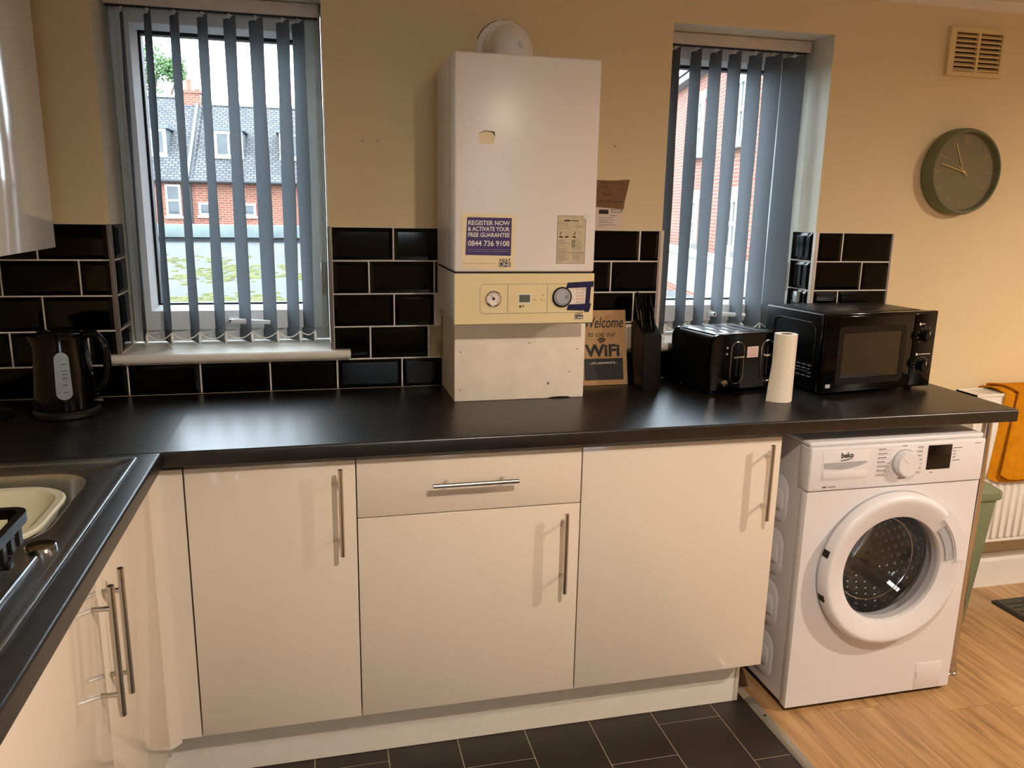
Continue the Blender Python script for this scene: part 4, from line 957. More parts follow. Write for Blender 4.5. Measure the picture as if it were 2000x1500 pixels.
for x in (0.03, TW-0.03):
    for y in (0.03, TD-0.03):
        b = bmesh.new(); lathe(b, [(0.010, 0.0), (0.010, 0.016)], 14, (x, y, 0), cap0=True); lp('foot', b, 'black_plastic', ta)
# kitchen roll
kr = thing('kitchen_roll', 'white kitchen paper roll standing upright before the toaster', 'paper roll', (2.142, -0.372, ZW+0.0006))
bm = bmesh.new(); N = 40; RO, RI, H_ = 0.0335, 0.020, 0.208
outer = []
for k in range(N):
    a = 2*PI*k/N; r = RO+0.0012*math.sin(3*a+0.5)-0.0008*math.sin(5*a); outer.append((r*math.cos(a), r*math.sin(a)))
inner = [(RI*math.cos(2*PI*k/N), RI*0.8*math.sin(2*PI*k/N)) for k in range(N)]
LL = [[(*p, 0) for p in inner], [(*p, 0) for p in outer], [(*p, H_) for p in outer], [(*p, H_) for p in inner]]
loft(bm, LL+[LL[0]], False, False); lp('roll', bm, 'paper_roll', kr)
b = bmesh.new(); lathe(b, [(0.0192, 0.0005), (0.0192, H_-0.001)], 30); 
for v in b.verts: v.co.y *= 0.8
lp('core', b, 'card', kr)
bm = bmesh.new(); LO = []
for t, ex in ((0.0, 0.016), (0.25, 0.012), (0.5, 0.007), (0.75, 0.003), (1.0, 0.0012)):
    z = H_*t; pts = []
    for k in range(9):
        a = math.radians(-95-85*k/8); r = RO+0.0016+ex*(k/8)**1.6; pts.append((r*math.cos(a), r*math.sin(a), z))
    bp_ = [(p[0]*0.985, p[1]*0.985, p[2]) for p in pts]
    LO.append(pts+bp_[::-1])
loft(bm, LO); lp('loose_sheet', bm, 'paper_roll', kr, True, ang=60)
# microwave
mw = thing('microwave', 'black microwave oven with two round dials at the worktop end', 'microwave', (2.290, -0.352, ZW+0.001), 0.105)
MW, MD, MH = 0.452, 0.300, 0.262
lp('cabinet', B((0.004, MW-0.004, 0.020, MD, 0.012, MH-0.004), r=0.006, seg=3), 'black_satin', mw)
fr_ = lp('front_frame', B((0.0, MW, 0.0, 0.0205, 0.010, MH), r=0.004, seg=2), 'black_gloss', mw)
dr_ = lp('door', B((0.006, 0.352, -0.0035, 0.0, 0.018, MH-0.008), r=0.002), 'black_gloss', mw)
bm = bmesh.new(); ring(bm, rrect(0.187, 0.128, 0.272, 0.186, 0.014, 5), rrect(0.187, 0.128, 0.232, 0.148, 0.006, 5), -0.0052, -0.0033); lp('window_frame', bm, 'black_satin', dr_)
lp('door_glass', B((0.072, 0.302, -0.0042, -0.0034, 0.056, 0.200)), 'microwave_glass', dr_, False)
cpm = lp('control_panel', B((0.355, MW-0.005, -0.0030, 0.0, 0.018, MH-0.008), r=0.0015), 'black_gloss', mw)
for z, n_ in ((0.182, 9), (0.082, 14)):
    b = bmesh.new(); lathe(b, [(0.0225, -0.0028), (0.0225, -0.006), (0.0190, -0.0065), (0.0180, -0.021), (0.0165, -0.023), (0.0001, -0.0235)], 36, (0.402, 0, z), 'y'); kn = lp('dial', b, 'black_satin', cpm)
    b = bmesh.new(); box(b, 0.4012, 0.4028, -0.0240, -0.0233, z+0.004, z+0.016); lp('pointer', b, 'print_white', kn, False)
    b = bmesh.new()
    for k in range(n_):
        a = math.radians(-225+(270/(n_-1))*k)*-1+PI/2
        a = math.radians(225-270/(n_-1)*k)
        tube(b, [(0.402+0.027*math.cos(a), -0.0032, z+0.027*math.sin(a)), (0.402+0.031*math.cos(a), -0.0032, z+0.031*math.sin(a))], 0.0011, 4)
    lp('dial_marks', b, 'appliance_grey', cpm)
    b = bmesh.new(); lathe(b, [(0.0042, -0.0028), (0.0042, -0.0034), (0.0001, -0.0035)], 14, (0.378, 0, z+0.038), 'y'); box(b, 0.385, 0.398 if z > 0.1 else 0.435, -0.0034, -0.003, z+0.0372, z+0.0392); lp('symbol_print', b, 'print_white', cpm)
lg_ = lp('badge', B((0.018, 0.036, -0.0044, -0.0034, 0.027, 0.039)), 'appliance_grey', dr_, False)
# raised panel on the left side, vents
bm = bmesh.new(); pts = rrect(0.150, 0.146, 0.205, 0.160, 0.030, 6)
tube(bm, [(0.0035, p[0], p[1]) for p in pts], 0.0028, 6, True); lp('side_emboss', bm, 'black_satin', mw)
for r_ in range(4):
    for c_ in range(3): lp('vent_slot', B((0.0030, 0.0038, 0.052+c_*0.026, 0.070+c_*0.026, 0.052+r_*0.012, 0.0545+r_*0.012)), 'appliance_grey', mw, False)
bm = B((0.030, MW-0.03, 0.05, MD-0.03, MH-0.0042, MH-0.002), r=0.0009); lp('top_emboss', bm, 'black_satin', mw)
for x in (0.04, MW-0.04):
    for y in (0.05, MD-0.04):
        b = bmesh.new(); lathe(b, [(0.012, 0.0), (0.012, 0.013)], 14, (x, y, 0), cap0=True); lp('foot', b, 'black_plastic', mw)

# ================================================================== WASHING MACHINE
wm = thing('washing_machine', 'white front-loading washing machine under the worktop end', 'washing machine', (2.385, -0.4, 0))
mx0, mx1, myf, myb = 2.088, 2.674, -0.627, -0.150
dc = (2.386, 0.452)
bm = bmesh.new()
# cabinet shell with round opening in the front
sq = []; NN = 64
RO_ = 0.205
circ = [(dc[0]+RO_*math.cos(2*PI*k/NN), dc[1]+RO_*math.sin(2*PI*k/NN)) for k in range(NN)]
for k in range(NN):
    a = 2*PI*k/NN; c, s_ = math.cos(a), math.sin(a)
    tx = ((mx1-0.002-dc[0]) if c > 0 else (dc[0]-mx0-0.002))/max(1e-6, abs(c)); tz = ((0.704-dc[1]) if s_ > 0 else (dc[1]-0.016))/max(1e-6, abs(s_)); t = min(tx, tz)
    sq.append((dc[0]+c*t, dc[1]+s_*t))
for cxn, czn in ((mx1-0.002, 0.704), (mx0+0.002, 0.704), (mx0+0.002, 0.016), (mx1-0.002, 0.016)):
    i = min(range(NN), key=lambda k: (sq[k][0]-cxn)**2+(sq[k][1]-czn)**2); sq[i] = (cxn, czn)
ring(bm, sq, circ, myf, myf+0.012); wp('front_panel', bm, 'appliance_white', wm)
bm = bmesh.new(); t = 0.004
box(bm, mx0+0.003, mx0+0.003+t, myf+0.014, myb, 0.016, 0.835); box(bm, mx1-0.003-t, mx1-0.003, myf+0.014, myb, 0.016, 0.835); box(bm, mx0+0.003, mx1-0.003, myb-t, myb, 0.016, 0.835); box(bm, mx0+0.003, mx1-0.003, myf+0.014, myb, 0.016, 0.020)
wp('body', bm, 'appliance_white', wm, False)
bm = B((mx0+0.0005, mx0+0.012, myf+0.002, myf+0.030, 0.016, 0.703), r=0.004); wp('front_corner', bm, 'appliance_white', wm)
wp('top_lid', B((mx0, mx1, myf+0.006, myb, 0.8355, 0.850), r=0.006, seg=3), 'appliance_plastic', wm)
cpw = wp('control_panel', B((mx0, mx1, myf-0.004, myf+0.05, 0.7065, 0.8352), r=0.005, seg=3), 'appliance_plastic', wm)
# embossed side pressings
def pressing(yc, zc, w, h, r, x0, x1, inset):
    bm = bmesh.new(); o = rrect(yc, zc, w, h, r, 8); i = rrect(yc, zc, w-2*inset, h-2*inset, max(0.004, r-inset*0.6), 8)
    loft(bm, [[(x0, p[0], p[1]) for p in o], [(x1, p[0], p[1]) for p in i]], False, True); return bm
for k in range(4):
    z = 0.045+k*0.172
    pp_ = wp('side_pressing', pressing(-0.36, z+0.078, 0.36, 0.150, 0.045, mx0+0.0035, mx0-0.0005, 0.008), 'appliance_white', wm, True, 60)
    wp('inner_pressing', pressing(-0.395, z+0.076, 0.25, 0.066, 0.016, mx0-0.0004, mx0-0.0040, 0.005), 'appliance_white', pp_, True, 60)
# detergent drawer
YW = myf-0.0041
dd = wp('detergent_drawer', B((2.126, 2.276, YW-0.0012, YW+0.001, 0.738, 0.822), r=0.0008), 'appliance_plastic', cpw)
bm = bmesh.new(); arc = [(2.131, 0.791)]+[(2.131+0.140*k/10, 0.775-0.006*math.sin(PI*k/10)+(0.012*(k/10)**3)) for k in range(11)]+[(2.271, 0.791)]
prism(bm, arc, 'y', YW-0.0022, YW-0.0012); wp('grip_recess', bm, 'appliance_grey', dd, False)
wp('grip_lip', B((2.131, 2.271, YW-0.0026, YW-0.0012, 0.743, 0.7655), r=0.001), 'appliance_plastic', dd)
text('lettering', 'beko', 0.022, 'ink', dd, (2.183, YW-0.0014, 0.8035), width=0.040, bold=0.0006)
b = bmesh.new(); tube(b, [(2.183, YW-0.0016, 0.7955), (2.205, YW-0.0016, 0.7975), (2.222, YW-0.0016, 0.8005)], [0.0012, 0.0014, 0.0006], 6); wp('logo_stroke', b, 'ink', dd)
# programme dial
dk = (2.395, 0.778)
b = bmesh.new(); lathe(b, [(0.0405, YW+0.001), (0.0405, YW-0.002), (0.0385, YW-0.0025)], 48, (dk[0], 0, dk[1]), 'y'); wp('dial_bezel', b, 'appliance_grey', cpw)
b = bmesh.new(); lathe(b, [(0.0375, YW-0.001), (0.0365, YW-0.020), (0.0340, YW-0.024), (0.0001, YW-0.0245)], 48, (dk[0], 0, dk[1]), 'y'); kd = wp('programme_dial', b, 'appliance_plastic', cpw)
b = bmesh.new(); tube(b, [(dk[0]-0.024, YW-0.0243, dk[1]+0.022), (dk[0]-0.004, YW-0.0246, dk[1]+0.004)], 0.0009, 5); wp('dial_pointer', b, 'print_white', kd)
def words(name, m, parent, x0, x1, z, y, h=0.0030, seedn=1):
    r_ = random.Random(seedn); b = bmesh.new(); x = x0
    while x < x1-0.0015:
        w_ = min(x1-x, r_.uniform(0.0014, 0.0026)); box(b, x, x+w_, y-0.0003, y, z, z+h*r_.choice((0.75, 0.75, 1.0))); x += w_+0.0007
    return wp(name, b, m, parent, False)
for k in range(7):
    z = 0.8205-k*0.0128
    words('programme_text', 'ink_grey', cpw, 2.305, 2.329+0.002*((k*5) % 7), z, YW-0.0001, seedn=k)
    words('programme_text', 'ink_grey', cpw, 2.456-0.018-0.001*((k*3) % 7), 2.456, z, YW-0.0001, seedn=k+20)
    for a, c in ((2.305, 2.350), (2.440, 2.456)): plate('rule_line', 'ink_grey', cpw, a, c, z-0.0036, z-0.0031, YW-0.0001, 0.0003)
words('programme_text', 'ink_grey', cpw, 2.384, 2.402, 0.8265, YW-0.0001, seedn=41); words('programme_text', 'ink', cpw, 2.379, 2.409, 0.7295, YW-0.0001, seedn=42)
words('programme_text', 'ink', cpw, 2.133, 2.146, 0.7165, YW-0.0001, 0.0042, 43); words('programme_text', 'ink_grey', cpw, 2.151, 2.178, 0.7165, YW-0.0001, 0.0036, 44)
ds = wp('display', B((2.4735, 2.5555, YW-0.0012, YW+0.001, 0.7505, 0.8245), r=0.0008), 'dark_display', cpw); wp('start_bar', B((2.4755, 2.5535, YW-0.0018, YW-0.001, 0.7535, 0.7655)), 'black_plastic', ds, False)
for k, w_ in enumerate((0.030, 0.012, 0.013, 0.011, 0.026)): words('programme_text', 'ink_grey', cpw, 2.561, 2.561+w_, 0.8115-k*0.0095, YW-0.0001, 0.0028, 50+k)
words('programme_text', 'ink_grey', cpw, 2.634, 2.656, 0.8225, YW-0.0001, 0.0026, 60); words('programme_text', 'ink_grey', cpw, 2.488, 2.500, 0.7405, YW-0.0001, 0.0028, 61)
# door
dw = thing_part = put('door', None, wm, Vector((dc[0], myf, dc[1]))-Vector(wm.location))
def wl(name, prof, m, n=72, parent=dw):
    b = bmesh.new(); lathe(b, prof, n, (dc[0], 0, dc[1]), 'y'); return wp(name, b, m, parent, True, 40)
wl('door_gap', [(0.2395, myf-0.0005), (0.2395, myf-0.006), (0.228, myf-0.0065)], 'appliance_grey')
wl('door_ring', [(0.238, myf-0.0068), (0.2385, myf-0.020), (0.2340, myf-0.034), (0.2260, myf-0.0395), (0.2180, myf-0.0400), (0.2050, myf-0.0350), (0.1720, myf-0.0270), (0.1660, myf-0.0240), (0.1640, myf-0.0150), (0.1640, myf+0.010)], 'appliance_plastic')
def sector(a0, a1, r0, r1, y0, y1, n=12):
    bm = bmesh.new(); L = []
    for k in range(n+1):
        a = math.radians(a0+(a1-a0)*k/n); c, s_ = math.cos(a), math.sin(a)
        L.append([(dc[0]+r*c, y, dc[1]+r*s_) for r, y in ((r0, y0), (r1, y0), (r1, y1), (r0, y1))])
    return loft(bm, L)
wp('grip_plate', sector(4, 46, 0.208, 0.2425, myf-0.0415, myf-0.020), 'appliance_plastic', dw)
wp('grip_recess', sector(6, 40, 0.176, 0.205, myf-0.0352, myf-0.0300), 'appliance_grey', dw)
for a in (163, 197): wp('hinge', sector(a-2.5, a+2.5, 0.222, 0.2395, myf-0.030, myf-0.008, 3), 'shadow_gap', dw)
# glass bowl, gasket, drum
b = bmesh.new(); lathe(b, [(0.1638, myf-0.0140), (0.158, myf+0.005), (0.150, myf+0.030), (0.136, myf+0.056), (0.105, myf+0.078), (0.060, myf+0.088), (0.0005, myf+0.091)], 64, (dc[0], 0, dc[1]), 'y'); wp('glass_bowl', b, 'dark_glass', dw, True, 60)
b = bmesh.new(); tube(b, [(dc[0]+0.136*math.cos(2*PI*k/48), myf+0.057, dc[1]+0.136*math.sin(2*PI*k/48)) for k in range(48)], 0.0016, 6, True); wp('glass_rim', b, 'chrome', dw)
b = bmesh.new(); lathe(b, [(0.1635, myf+0.008), (0.178, myf+0.020), (0.172, myf+0.040), (0.186, myf+0.060), (0.200, myf+0.075)], 64, (dc[0], 0, dc[1]), 'y'); wp('rubber_gasket', b, 'appliance_grey', wm)
b = bmesh.new(); lathe(b, [(0.200, myf+0.076), (0.222, myf+0.085), (0.224, myf+0.34), (0.210, myf+0.352), (0.0005, myf+0.354)], 64, (dc[0], 0, dc[1]), 'y'); dm = wp('drum', b, 'drum_steel', wm, True, 50)
b = bmesh.new(); tube(b, [(dc[0]+0.200*math.cos(2*PI*k/48), myf+0.078, dc[1]+0.200*math.sin(2*PI*k/48)) for k in range(48)], 0.004, 6, True); wp('drum_lip', b, 'chrome', dm)
b = bmesh.new()
for i in range(10):
    for k in range(40):
        a = 2*PI*(k+0.5*(i % 2))/40; y = myf+0.105+i*0.0235; rr = 0.2235
        c = Vector((dc[0]+rr*math.cos(a), y, dc[1]+rr*math.sin(a))); nv = Vector((-math.cos(a), 0, -math.sin(a))); u = Vector((0, 1, 0)); w_ = nv.cross(u)
        base = [c+u*0.009*math.cos(j*PI/4)+w_*0.009*math.sin(j*PI/4) for j in range(8)]; mid = [c+nv*0.0035+u*0.006*math.cos(j*PI/4)+w_*0.006*math.sin(j*PI/4) for j in range(8)]
        loft(b, [base, mid], False, True)
for r_ in (0.05, 0.085, 0.12, 0.155, 0.19):
    n_ = int(r_*2*PI/0.026)
    for k in range(n_):
        a = 2*PI*k/n_; c = Vector((dc[0]+r_*math.cos(a), myf+0.3535, dc[1]+r_*math.sin(a)))
        loft(b, [[c+Vector((q*math.cos(j*PI/4), h, q*math.sin(j*PI/4))) for j in range(8)] for q, h in ((0.009, 0), (0.006, -0.0035))], False, True)
dmp = wp('drum_dimples', b, 'drum_steel', dm, True, 60); dmp['kind'] = 'stuff'
for a in (75, 195, 315):
    ar = math.radians(a); bm = bmesh.new(); c = Vector((math.cos(ar), 0, math.sin(ar))); tg_ = Vector((-math.sin(ar), 0, math.cos(ar))); o0 = Vector((dc[0], 0, dc[1]))
    L = []
    for y, h in ((myf+0.10, 0.02), (myf+0.13, 0.045), (myf+0.30, 0.05), (myf+0.33, 0.02)):
        L.append([o0+c*(0.2232)+tg_*0.028+Vector((0, y, 0)), o0+c*(0.2232-h)+tg_*0.006+Vector((0, y, 0)), o0+c*(0.2232-h)-tg_*0.006+Vector((0, y, 0)), o0+c*(0.2232)-tg_*0.028+Vector((0, y, 0))])
    loft(bm, L); wp('drum_paddle', bm, 'drum_steel', dm)
# service flap, feet
ff = wp('service_flap', B((2.541, 2.638, myf-0.0014, myf+0.001, 0.022, 0.108), r=0.0008), 'appliance_white', wm); wp('flap_notch', B((2.5445, 2.5475, myf-0.0020, myf-0.0012, 0.056, 0.076)), 'appliance_grey', ff, False)
for x in (mx0+0.05, mx1-0.05):
    for y in (myf+0.05, myb-0.05):
        b = bmesh.new(); lathe(b, [(0.022, 0.0003), (0.022, 0.008), (0.012, 0.010), (0.012, 0.0158)], 18, (x, y, 0), cap0=True, cap1=True); wp('foot', b, 'black_plastic', wm)
wp('base_shade_filler', B((mx0+0.012, mx1-0.012, myf+0.012, myb-0.01, 0.006, 0.0155)), 'black_plastic', wm, False)  # added black slab standing in for the dark shade under the machine

# ================================================================== RIGHT END: radiator, towel, bin, mat
rd = thing('radiator', 'white ridged panel radiator on the wall at the right edge', 'radiator', (3.6, -0.09, 0.23))
qx0, qx1 = 3.115, 4.10
bm = bmesh.new(); prof = []
x = qx0+0.02
pts = [(qx0+0.004, -0.128)]
while x < qx1-0.03:
    pts += [(x, -0.128), (x+0.006, -0.136), (x+0.022, -0.136), (x+0.028, -0.128)]; x += 0.0333
pts.append((qx1-0.004, -0.128))
zz = (0.236, 0.250, 0.256, 0.795, 0.801, 0.824)
F = [[bm.verts.new((px_, -0.128 if j in (0, 1, 4, 5) else py_, z)) for px_, py_ in pts] for j, z in enumerate(zz)]
for r0, r1 in zip(F, F[1:]):
    for i in range(len(pts)-1): bm.faces.new((r0[i], r0[i+1], r1[i+1], r1[i]))
box(bm, qx0+0.004, qx1-0.004, -0.1275, -0.115, 0.236, 0.824)
wp('front_panel', bm, 'radiator_white', rd)
wp('back_panel', B((qx0+0.004, qx1-0.004, -0.040, -0.030, 0.236, 0.824)), 'radiator_white', rd, False)
wp('end_panel', B((qx0, qx0+0.0035, -0.132, -0.028, 0.232, 0.832), r=0.001), 'radiator_white', rd); wp('end_panel', B((qx1-0.0035, qx1, -0.132, -0.028, 0.232, 0.832), r=0.001), 'radiator_white', rd)
wp('top_grille', B((qx0, qx1, -0.132, -0.122, 0.8245, 0.834), (qx0, qx1, -0.038, -0.028, 0.8245, 0.834), (qx0, qx0+0.05, -0.122, -0.038, 0.8245, 0.832), *[(qx0+0.06+k*0.024, qx0+0.075+k*0.024, -0.122, -0.038, 0.8245, 0.8315) for k in range(38)]), 'radiator_white', rd, False)
for x in (qx0+0.15, qx1-0.15): wp('wall_bracket', B((x-0.012, x+0.012, -0.0295, YP-0.0005, 0.30, 0.76)), 'radiator_white', rd, False)
b = bmesh.new(); tube(b, [(qx0-0.018, -0.085, ZF), (qx0-0.018, -0.085, 0.262), (qx0-0.012, -0.085, 0.27), (qx0, -0.085, 0.27)], 0.0075, 10); wp('pipe', b, 'radiator_white', rd)
# towel
tw = thing('towel', 'mustard yellow towel draped over the radiator', 'towel', (3.34, -0.14, 0.5))
def cloth(x0, x1, zb, y, th, ztop, yback, zback, seedn, name, amp):
    rnd = random.Random(seedn); n = 22; prof = []
    prof += [(yback, zback+(ztop-0.012-zback)*k/4) for k in range(5)]
    prof += [(yback+(y-yback)*k/6, ztop-0.012+0.012*math.sin(PI*k/6)) for k in range(1, 6)]
    prof += [(y, ztop-0.012+(zb-ztop+0.012)*k/12) for k in range(13)]
    top, bot = [], []
    for i in range(n+1):
        u = i/n; col_t, col_b = [], []
        for j, (yy, z) in enumerate(prof):
            dn = max(0, (ztop-z)/(ztop-zb)); w = amp*dn*math.sin(u*9+seedn)+0.3*amp*math.sin(u*23+z*8)
            xx = x0+(x1-x0)*u+(-0.02*dn*(1-u))+(0.012*(1-dn)*(1-u))
            e = 0.012*max(0, (0.12-u)/0.12)**2
            zz_ = z+(0.02*max(0, (0.15-u)/0.15)**2 if j == len(prof)-1 else 0)
            sgn = -1 if yy < -0.085 else 1
            col_t.append(Vector((xx, yy-sgn*0+(-abs(w) if yy < -0.085 else abs(w)*0.2)+e, zz_))); 
        top.append(col_t)
    bm = bmesh.new()
    V = [[bm.verts.new(p) for p in c] for c in top]
    for a, b in zip(V, V[1:]):
        for j in range(len(prof)-1): bm.faces.new((a[j], b[j], b[j+1], a[j+1]))
    bmesh.ops.recalc_face_normals(bm, faces=bm.faces)
    bmesh.ops.solidify(bm, geom=list(bm.faces), thickness=th)
    return wp(name, bm, 'towel', tw, True, 60)
cloth(3.225, 3.60, 0.490, -0.147, 0.006, 0.848, -0.020, 0.55, 2, 'under_fold', 0.006)
cloth(3.262, 3.62, 0.505, -0.168, 0.007, 0.858, -0.017, 0.60, 5, 'over_fold', 0.005)
# bin
bn = thing('bin', 'sage green plastic bin with a domed lid beside the washing machine', 'bin', (3.0, -0.21, ZF))
bm = bmesh.new(); loft(bm, [RR(2.900, 3.084, -0.256, -0.160, 0.02, ZF+0.0004), RR(2.897, 3.088, -0.259, -0.157, 0.02, ZF+0.006), RR(2.880, 3.134, -0.278, -0.150, 0.025, 0.470), RR(2.880, 3.134, -0.278, -0.150, 0.025, 0.4795)]); wp('body', bm, 'bin_green', bn)
bm = bmesh.new(); loft(bm, [RR(2.868, 3.146, -0.288, -0.146, 0.03, 0.4800), RR(2.866, 3.150, -0.290, -0.145, 0.032, 0.484), RR(2.868, 3.148, -0.288, -0.146, 0.03, 0.508), RR(2.890, 3.118, -0.268, -0.160, 0.03, 0.528), RR(2.930, 3.080, -0.250, -0.180, 0.025, 0.538)]); wp('lid', bm, 'bin_green', bn)
# mat
dmx = thing('doormat', 'dark grey doormat lying on the laminate at the right edge', 'mat', (3.6, -0.45, 0))
bm = bmesh.new(); loft(bm, [RR(3.284, 3.95, -0.80, -0.168, 0.012, 0.0004), RR(3.284, 3.95, -0.80, -0.168, 0.012, 0.006), RR(3.296, 3.938, -0.788, -0.180, 0.012, 0.010)]); wp('edging', bm, 'doormat_edge', dmx)
bm = bmesh.new(); loft(bm, [RR(3.297, 3.937, -0.787, -0.181, 0.012, 0.0095), RR(3.299, 3.935, -0.785, -0.183, 0.012, 0.0125)]); wp('pile', bm, 'doormat', dmx)
for k in range(3): lpb = wp('rib', B((3.31+0*k, 3.92, -0.215-k*0.03-0.004, -0.215-k*0.03, 0.0122, 0.0145)), 'doormat_edge', dmx, False)

CAMP = Vector((0.7652, -2.493, 1.4786)); KS = (1.4786-ZF)/1.4786
for o_ in (wm, dmx):      # these were measured against a floor at z = 0; give them their true size and put them on the floor
    o_.scale = (KS, KS, KS); o_.location = (CAMP.x+(o_.location.x-CAMP.x)*KS, CAMP.y+(o_.location.y-CAMP.y)*KS, ZF)

# ================================================================== OUTSIDE
struct('ground', B((-60, 80, 0.9, 90, -3.2, -3.0)), 'ground')
fr = thing('flat_roof', 'mossy grey flat roof outside the left window', 'roof', (-2, 9, 0.45))
wp('felt', B((-14, 4.6, 0.75, 16.6, 0.30, 0.60)), 'roof_felt', fr, False)
wp('parapet', B((-14, 4.6, 16.6, 17.0, 0.30, 0.70)), 'roof_felt', fr, False)
x = -14
while x < 4.6:
    wp('coping_stone', B((x, min(x+1.19, 4.6), 16.5, 17.1, 0.70, 0.975), r=0.012), 'coping', fr); x += 1.2
rnd = random.Random(21); b = bmesh.new()
for i in range(700):
    cl = rnd.choice(((-0.55, 8.6, 1.1, 1.0), (-0.9, 5.2, 1.2, .6), (0.1, 5.0, .7, .5), (-0.2, 7.6, .8, .6), (-1.5, 10.5, 1.4, 1.2), (-0.3, 4.4, .9, .4)))
    x, y = rnd.gauss(cl[0], cl[2]*0.5), rnd.gauss(cl[1], cl[3]*0.5); s_ = rnd.uniform(0.02, 0.075)
    if y < 0.9 or y > 16: continue
    base = [(x+s_*math.cos(j*PI/3), y+s_*math.sin(j*PI/3), 0.599) for j in range(6)]; mid = [(x+s_*0.55*math.cos(j*PI/3), y+s_*0.55*math.sin(j*PI/3), 0.6+s_*0.35) for j in range(6)]
    loft(b, [base, mid], False, True)
ms = wp('moss', b, 'moss', fr); ms['kind'] = 'stuff'

def ext_window(parent, x0, x1, z0, z1, y, bars=1, cross=False):
    w = wp('window', (lambda bm: ring(bm, rect(x0, x1, z0, z1), rect(x0+0.07, x1-0.07, z0+0.07, z1-0.07), y-0.06, y+0.02))(bmesh.new()), 'ext_white', parent, False)
    for k in range(bars):
        xx = x0+(x1-x0)*(k+1)/(bars+1); wp('mullion', B((xx-0.03, xx+0.03, y-0.05, y+0.01, z0+0.07, z1-0.07)), 'ext_white', w, False)
    if cross: wp('transom', B((x0+0.07, x1-0.07, y-0.05, y+0.01, (z0+z1)/2-0.03, (z0+z1)/2+0.03)), 'ext_white', w, False)
    wp('pane', B((x0+0.06, x1-0.06, y-0.005, y+0.005, z0+0.06, z1-0.06)), 'ext_glass', w, False)
    wp('sill', B((x0-0.05, x1+0.05, y-0.10, y+0.0, z0-0.08, z0)), 'ext_white', w, False)
def roof_part(parent, x0, x1, y0, z0, y1, z1, yb):
    v0 = top_of(parent); L = math.hypot(y1-y0, z1-z0); a = math.atan2(z1-z0, y1-y0)
    bm = bmesh.new(); box(bm, x0-v0.x, x1-v0.x, 0, L, -0.12, 0.0); o = put('roof', mesh_of(bm, 'roof_tile', False), parent, Vector((0, y0, z0))-Vector((0, v0.y, v0.z)), (a, 0, 0))
    wp('ridge', (lambda q: prism(q, [(y1-0.15, z1-0.06), (y1, z1+0.06), (y1+0.15, z1-0.06)], 'x', x0, x1))(bmesh.new()), 'lead_grey', parent, False)
    L2 = math.hypot(yb-y1, z1-z0)
    bm = bmesh.new(); box(bm, x0-v0.x, x1-v0.x, 0, L2, -0.12, 0.0); put('roof', mesh_of(bm, 'roof_tile', False), parent, Vector((0, y1, z1))-Vector((0, v0.y, v0.z)), (-math.atan2(z1-z0, yb-y1), 0, 0))
def dormer(parent, x0, x1, z0, z1, y0, slope):
    yb = y0+(z1-z0)/slope+0.3
    dm_ = wp('dormer', B((x0+0.05, x1-0.05, y0+0.02, yb, z0-0.25, z1)), 'ext_white', parent, False)
    wp('dormer_roof', B((x0-0.06, x1+0.06, y0-0.10, yb+0.3, z1, z1+0.10)), 'lead_grey', dm_, False)
    wp('cheek', B((x0+0.04, x0+0.06, y0+0.05, yb, z0-0.2, z1)), 'lead_grey', dm_, False); wp('cheek', B((x1-0.06, x1-0.04, y0+0.05, yb, z0-0.2, z1)), 'lead_grey', dm_, False)
    ext_window(dm_, x0+0.08, x1-0.08, z0+0.06, z1-0.05, y0+0.0, 1)
def house(label, x0, x1, zr, wins, dorms, base):
    h = thing('terraced_house', label, 'house', base, 0, 'brick houses across the flat roof')
    wp('wall', B((x0, x1, 28.0, 36.0, -3.0, 2.24)), 'brick_red', h, False)
    roof_part(h, x0, x1, 27.75, 2.20, 32.0, zr, 36.2)
    b = bmesh.new(); tube(b, [(x0, 27.70, 2.16), (x1, 27.70, 2.16)], 0.07, 8); wp('gutter', b, 'gutter', h)
    for w in wins: ext_window(h, *w)
    sl = (zr-2.20)/4.25
    for d_ in dorms: dormer(h, d_[0], d_[1], 3.02, 3.98, 29.0-0.1, sl)
    return h
h1 = house('red brick house with a tall brick chimney on its grey roof', -12.0, -3.37, 5.42, [(-4.33, -3.83, 0.96, 2.04, 28.0, 0, True), (-7.5, -6.4, 0.9, 2.0, 28.0, 1)], [(-5.36, -4.28), (-8.6, -7.5)], (-7.8, 31, -3))
h2 = house('red brick house with grey tiled roof and two small bathroom windows', -3.369, 7.5, 5.20, [(-3.26, -2.65, 1.0, 1.45, 28.0, 0), (-1.765, -1.34, 1.0, 1.44, 28.0, 0), (0.3, 1.2, 0.9, 2.0, 28.0, 1)], [(-2.77, -1.70), (-0.52, 0.55), (2.2, 3.3)], (2.0, 31, -3))
ch = wp('chimney', B((-4.02, -3.42, 31.55, 32.3, 4.2, 5.52)), 'brick_red', h1, False)
wp('chimney_cap', B((-4.07, -3.375, 31.50, 32.35, 5.52, 5.62)), 'brick_red', ch, False)
for x, hh in ((-3.87, 0.43), (-3.55, 0.10)):
    b = bmesh.new(); lathe(b, [(0.12, 5.62), (0.10, 5.62+hh*0.9), (0.12, 5.62+hh)], 14, (x, 31.9, 0), cap1=True); wp('chimney_pot', b, 'terracotta', ch)
wp('flashing', B((-4.10, -3.375, 31.0, 31.56, 4.46, 4.56)), 'lead_grey', ch, False)
wp('party_wall_coping', (lambda q: prism(q, [(27.7, 2.14), (32.0, 5.40), (32.0, 5.52), (27.7, 2.28)], 'x', -3.60, -3.50))(bmesh.new()), 'lead_grey', h1, False)
b = bmesh.new(); tube(b, [(-3.50, 27.85, 2.15), (-3.50, 27.9, 1.2), (-3.50, 27.9, -3.0)], 0.05, 8); wp('drainpipe', b, 'gutter', h1)
